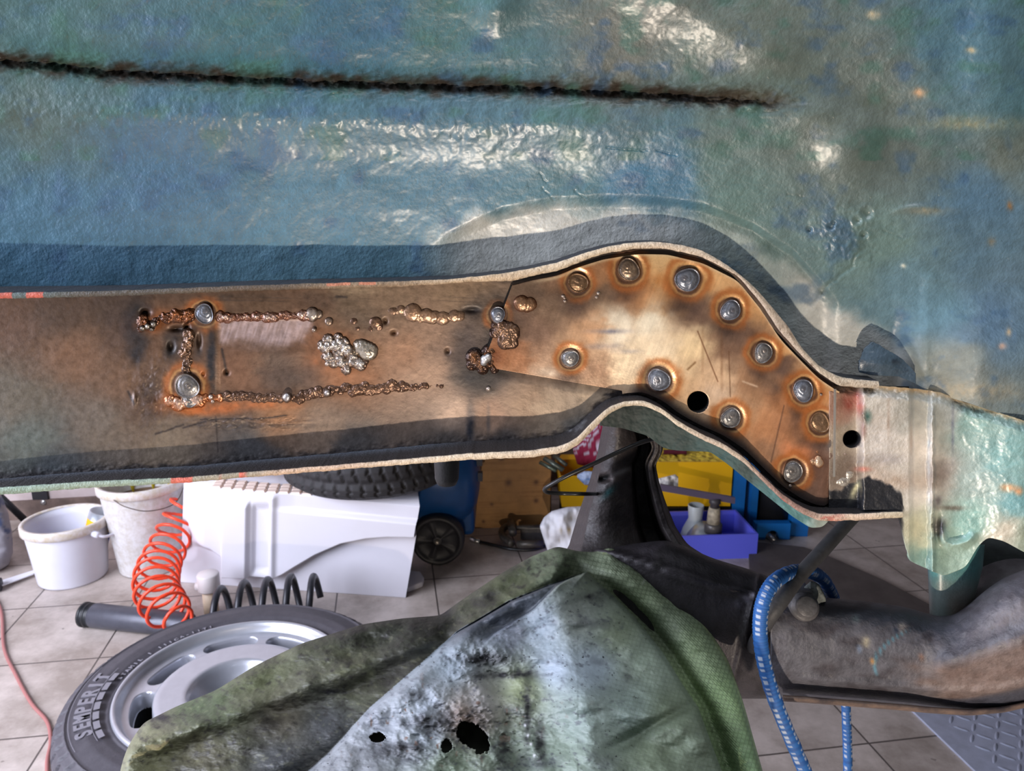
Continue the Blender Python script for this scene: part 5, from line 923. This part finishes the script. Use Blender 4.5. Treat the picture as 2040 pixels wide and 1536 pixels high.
fb0, fb1 = W(1316, 978, 2.33), W(1464, 1004, 2.36); dv = fb1-fb0
prism('flat_bar', [fb0, fb1, fb1+Vector((0, 0, .022)), fb0+Vector((0, 0, .022))], (0, .012, 0), M('bar_purple', (98, 88, 108), .45, .2)); o = bpy.data.objects['flat_bar']; tag(o, 'long purplish grey flat bar lying across the spray cup', 'metal bar')
tp = [W(1310, 950, 2.40), W(1345, 944, 2.40), W(1351, 960, 2.39), W(1350, 981, 2.38), W(1325, 976, 2.37), W(1308, 972, 2.39)]
cloth('paper_tissue', 1300, 1351, pl([(1300, 956), (1345, 945), (1351, 950)]), pl([(1300, 970), (1325, 975), (1351, 984)]), 2.40, .016, lambda px, py: np.zeros(px.shape+(3,))+np.array((196, 192, 186.)), 'white folded paper tissue against the yellow crate', 'tissue', .02, 14)
# blue press
PB_ = M('press_blue', (16, 104, 178), .4, nscale=20, namt=.3, col2=(14, 80, 140)); pr_ = thing('hydraulic_press', 'blue steel workshop press frame with black ram in the dark corner', 'press', (W(1530, 1060, 2.5).x, 2.5, 0))
def slab(name, x0, x1, y0, y1, Yd, dep_, mat, par, **k):
    a, b = W(x0, y1, Yd), W(x1, y1, Yd); zt = W(x0, y0, Yd).z; zb = max(W(x0, y1, Yd).z, 0)
    return box(name, ((a.x+b.x)/2, Yd+dep_/2, (zt+zb)/2), (b.x-a.x, dep_, zt-zb), mat, par, **k)
slab('upright', 1456, 1479, 860, 1062, 2.56, .08, PB_, pr_); slab('upright', 1491, 1504, 860, 1070, 2.54, .06, PB_, pr_); slab('upright', 1574, 1608, 860, 1074, 2.49, .10, PB_, pr_)
slab('shade_backing', 1470, 1580, 860, 1060, 2.66, .02, M('press_shadow', (24, 40, 56), .7), pr_)  # dark sheet added for the shade between the uprights
pc = W(1537, 1046, 2.56); lathe('ram', [(0, 0), (.055, 0), (.055, .30), (0, .30)], pc, (0, 0, 1), M('black_plastic'), pr_, seg=32)
a0 = W(1503, 1075, 2.46); a1 = W(1573, 1075, 2.46); zt = W(1503, 1043, 2.46).z; hw = (a1.x-a0.x); pts = [Vector((a0.x, 2.46, max(a0.z, 0)))]
pts += [Vector((a0.x+hw*.30, 2.46, a0.z))]+[Vector((a0.x+hw*.5-hw*.2*math.cos(t), 2.46, a0.z+hw*.28*math.sin(t))) for t in np.linspace(.2, math.pi-.2, 9)]+[Vector((a0.x+hw*.70, 2.46, a0.z)), Vector((a1.x, 2.46, a0.z)), Vector((a1.x, 2.46, zt)), Vector((a0.x, 2.46, zt))]
prism('base_bracket', pts, (0, .03, 0), PB_, pr_); tube('steel_pin', [W(1532, 1064, 2.45), W(1543, 1077, 2.42)], .006, M('plug_metal'), pr_)
# plank and chequer plate
pk = [F(1490, 1086), F(1600, 1098), F(1640, 1112), F(1760, 1165), F(1885, 1232), F(1860, 1330), F(1500, 1300)]
tag(prism('wooden_plank', [p for p in pk], (0, 0, .016), M('grey_wood', (84, 76, 72), .7, nscale=14, namt=.7, col2=(60, 52, 50))), 'worn grey wooden sheet lying on the tiles beneath the arm', 'wooden board')
c0 = F(1800, 1402); c1 = F(1948, 1545); ed = (c0-c1).normalized(); rt = Vector((ed.y, -ed.x, 0)); cA = c1-ed*.5
tp0 = tag(None, None) if False else None
cpz = .005; cpt = thing('chequer_plate', 'aluminium chequer plate with raised bars lying on the tiles at lower right', 'metal plate', (cA.x, cA.y, 0))
ALM = M('chequer_alu', (178, 184, 204), .38, .2, nscale=30, namt=.3, col2=(120, 122, 134))
Lp = (c0-cA).length+.02; prism('sheet', [cA, cA+ed*Lp, cA+ed*Lp+rt*.62, cA+rt*.62], (0, 0, cpz), ALM, cpt)
V = []; Fc = []
for i in range(int(Lp/.032)):
    for j in range(19):
        m_ = cA+ed*(.02+i*.032)+rt*(.035+j*.031)
        if j == 0: continue
        a = math.radians(45 if (i+j) % 2 else -45); d_ = (ed*math.cos(a)+rt*math.sin(a)); e_ = Vector((-d_.y, d_.x, 0)); k = len(V)
        rg = []
        for t in np.linspace(0, 2*math.pi, 12, endpoint=False): rg.append(m_+d_*(.0165*math.cos(t))+e_*(.0042*math.sin(t))+Vector((0, 0, cpz)))
        V += rg+[m_+d_*(.012*math.cos(t))+e_*(.0018*math.sin(t))+Vector((0, 0, cpz+.0018)) for t in np.linspace(0, 2*math.pi, 12, endpoint=False)]
        Fc += [(k+q, k+(q+1) % 12, k+12+(q+1) % 12, k+12+q) for q in range(12)]+[tuple(range(k+12, k+24))]
mesh('tread_bars', V, Fc, ALM, cpt, smooth=True)
# left edge: sack, knife, bracket
sk = pillow('cement_sack', 985, 1142, lambda y: np.interp(y, [985, 1142], [-90, -90]), lambda y: np.interp(y, [985, 1020, 1060, 1100, 1125, 1142], [2, 16, 24, 26, 18, -5]), 2.28, .10, M('sack', rough=.7, vcol=True), rows=True, n=50, seg=40,
    colf=lambda px, py: mix(np.zeros(px.shape+(3,))+np.array((140, 136, 142.)), (60, 74, 110), .8*ss(.1, .3, fbm(px/14., py/20., 8))), hf=lambda px, py: .01*fbm(px/14., py/20., 9)); tag(sk, 'grey paper sack with blue print at the far left edge', 'sack')
kn = thing('filling_knife', 'white blade with black handle lying on the tiles below the sack', 'spatula', F(0, 1175))
kp = [F(2, 1158, .012), F(68, 1137, .012), F(71, 1141, .012), F(66, 1145, .012), F(4, 1168, .012)]; prism('blade', kp, (0, 0, .003), M('blade_white', (222, 222, 228), .4), kn)
tube('handle', [F(-40, 1170, .022), F(2, 1164, .022)], .021, M('handle_dark', (44, 42, 50), .5), kn)
br = thing('shelf_bracket', 'black steel shelf bracket on the wall behind the small bucket', 'bracket', (W(84, 1000, 2.66).x, 2.66, .2))
slab('wall_plate', 69, 99, 880, 1022, 2.655, .02, M('bracket_black', (30, 30, 36), .5), br)
lathe('screw', [(0, -.004), (.010, -.003), (.011, 0)], W(86, 1001, 2.652), (0, 1, 0), M('plug_metal'), br, seg=16)
tube('diagonal_strut', [W(-40, 950, 2.50), W(70, 1056, 2.50)], .012, M('bracket_black'), br)
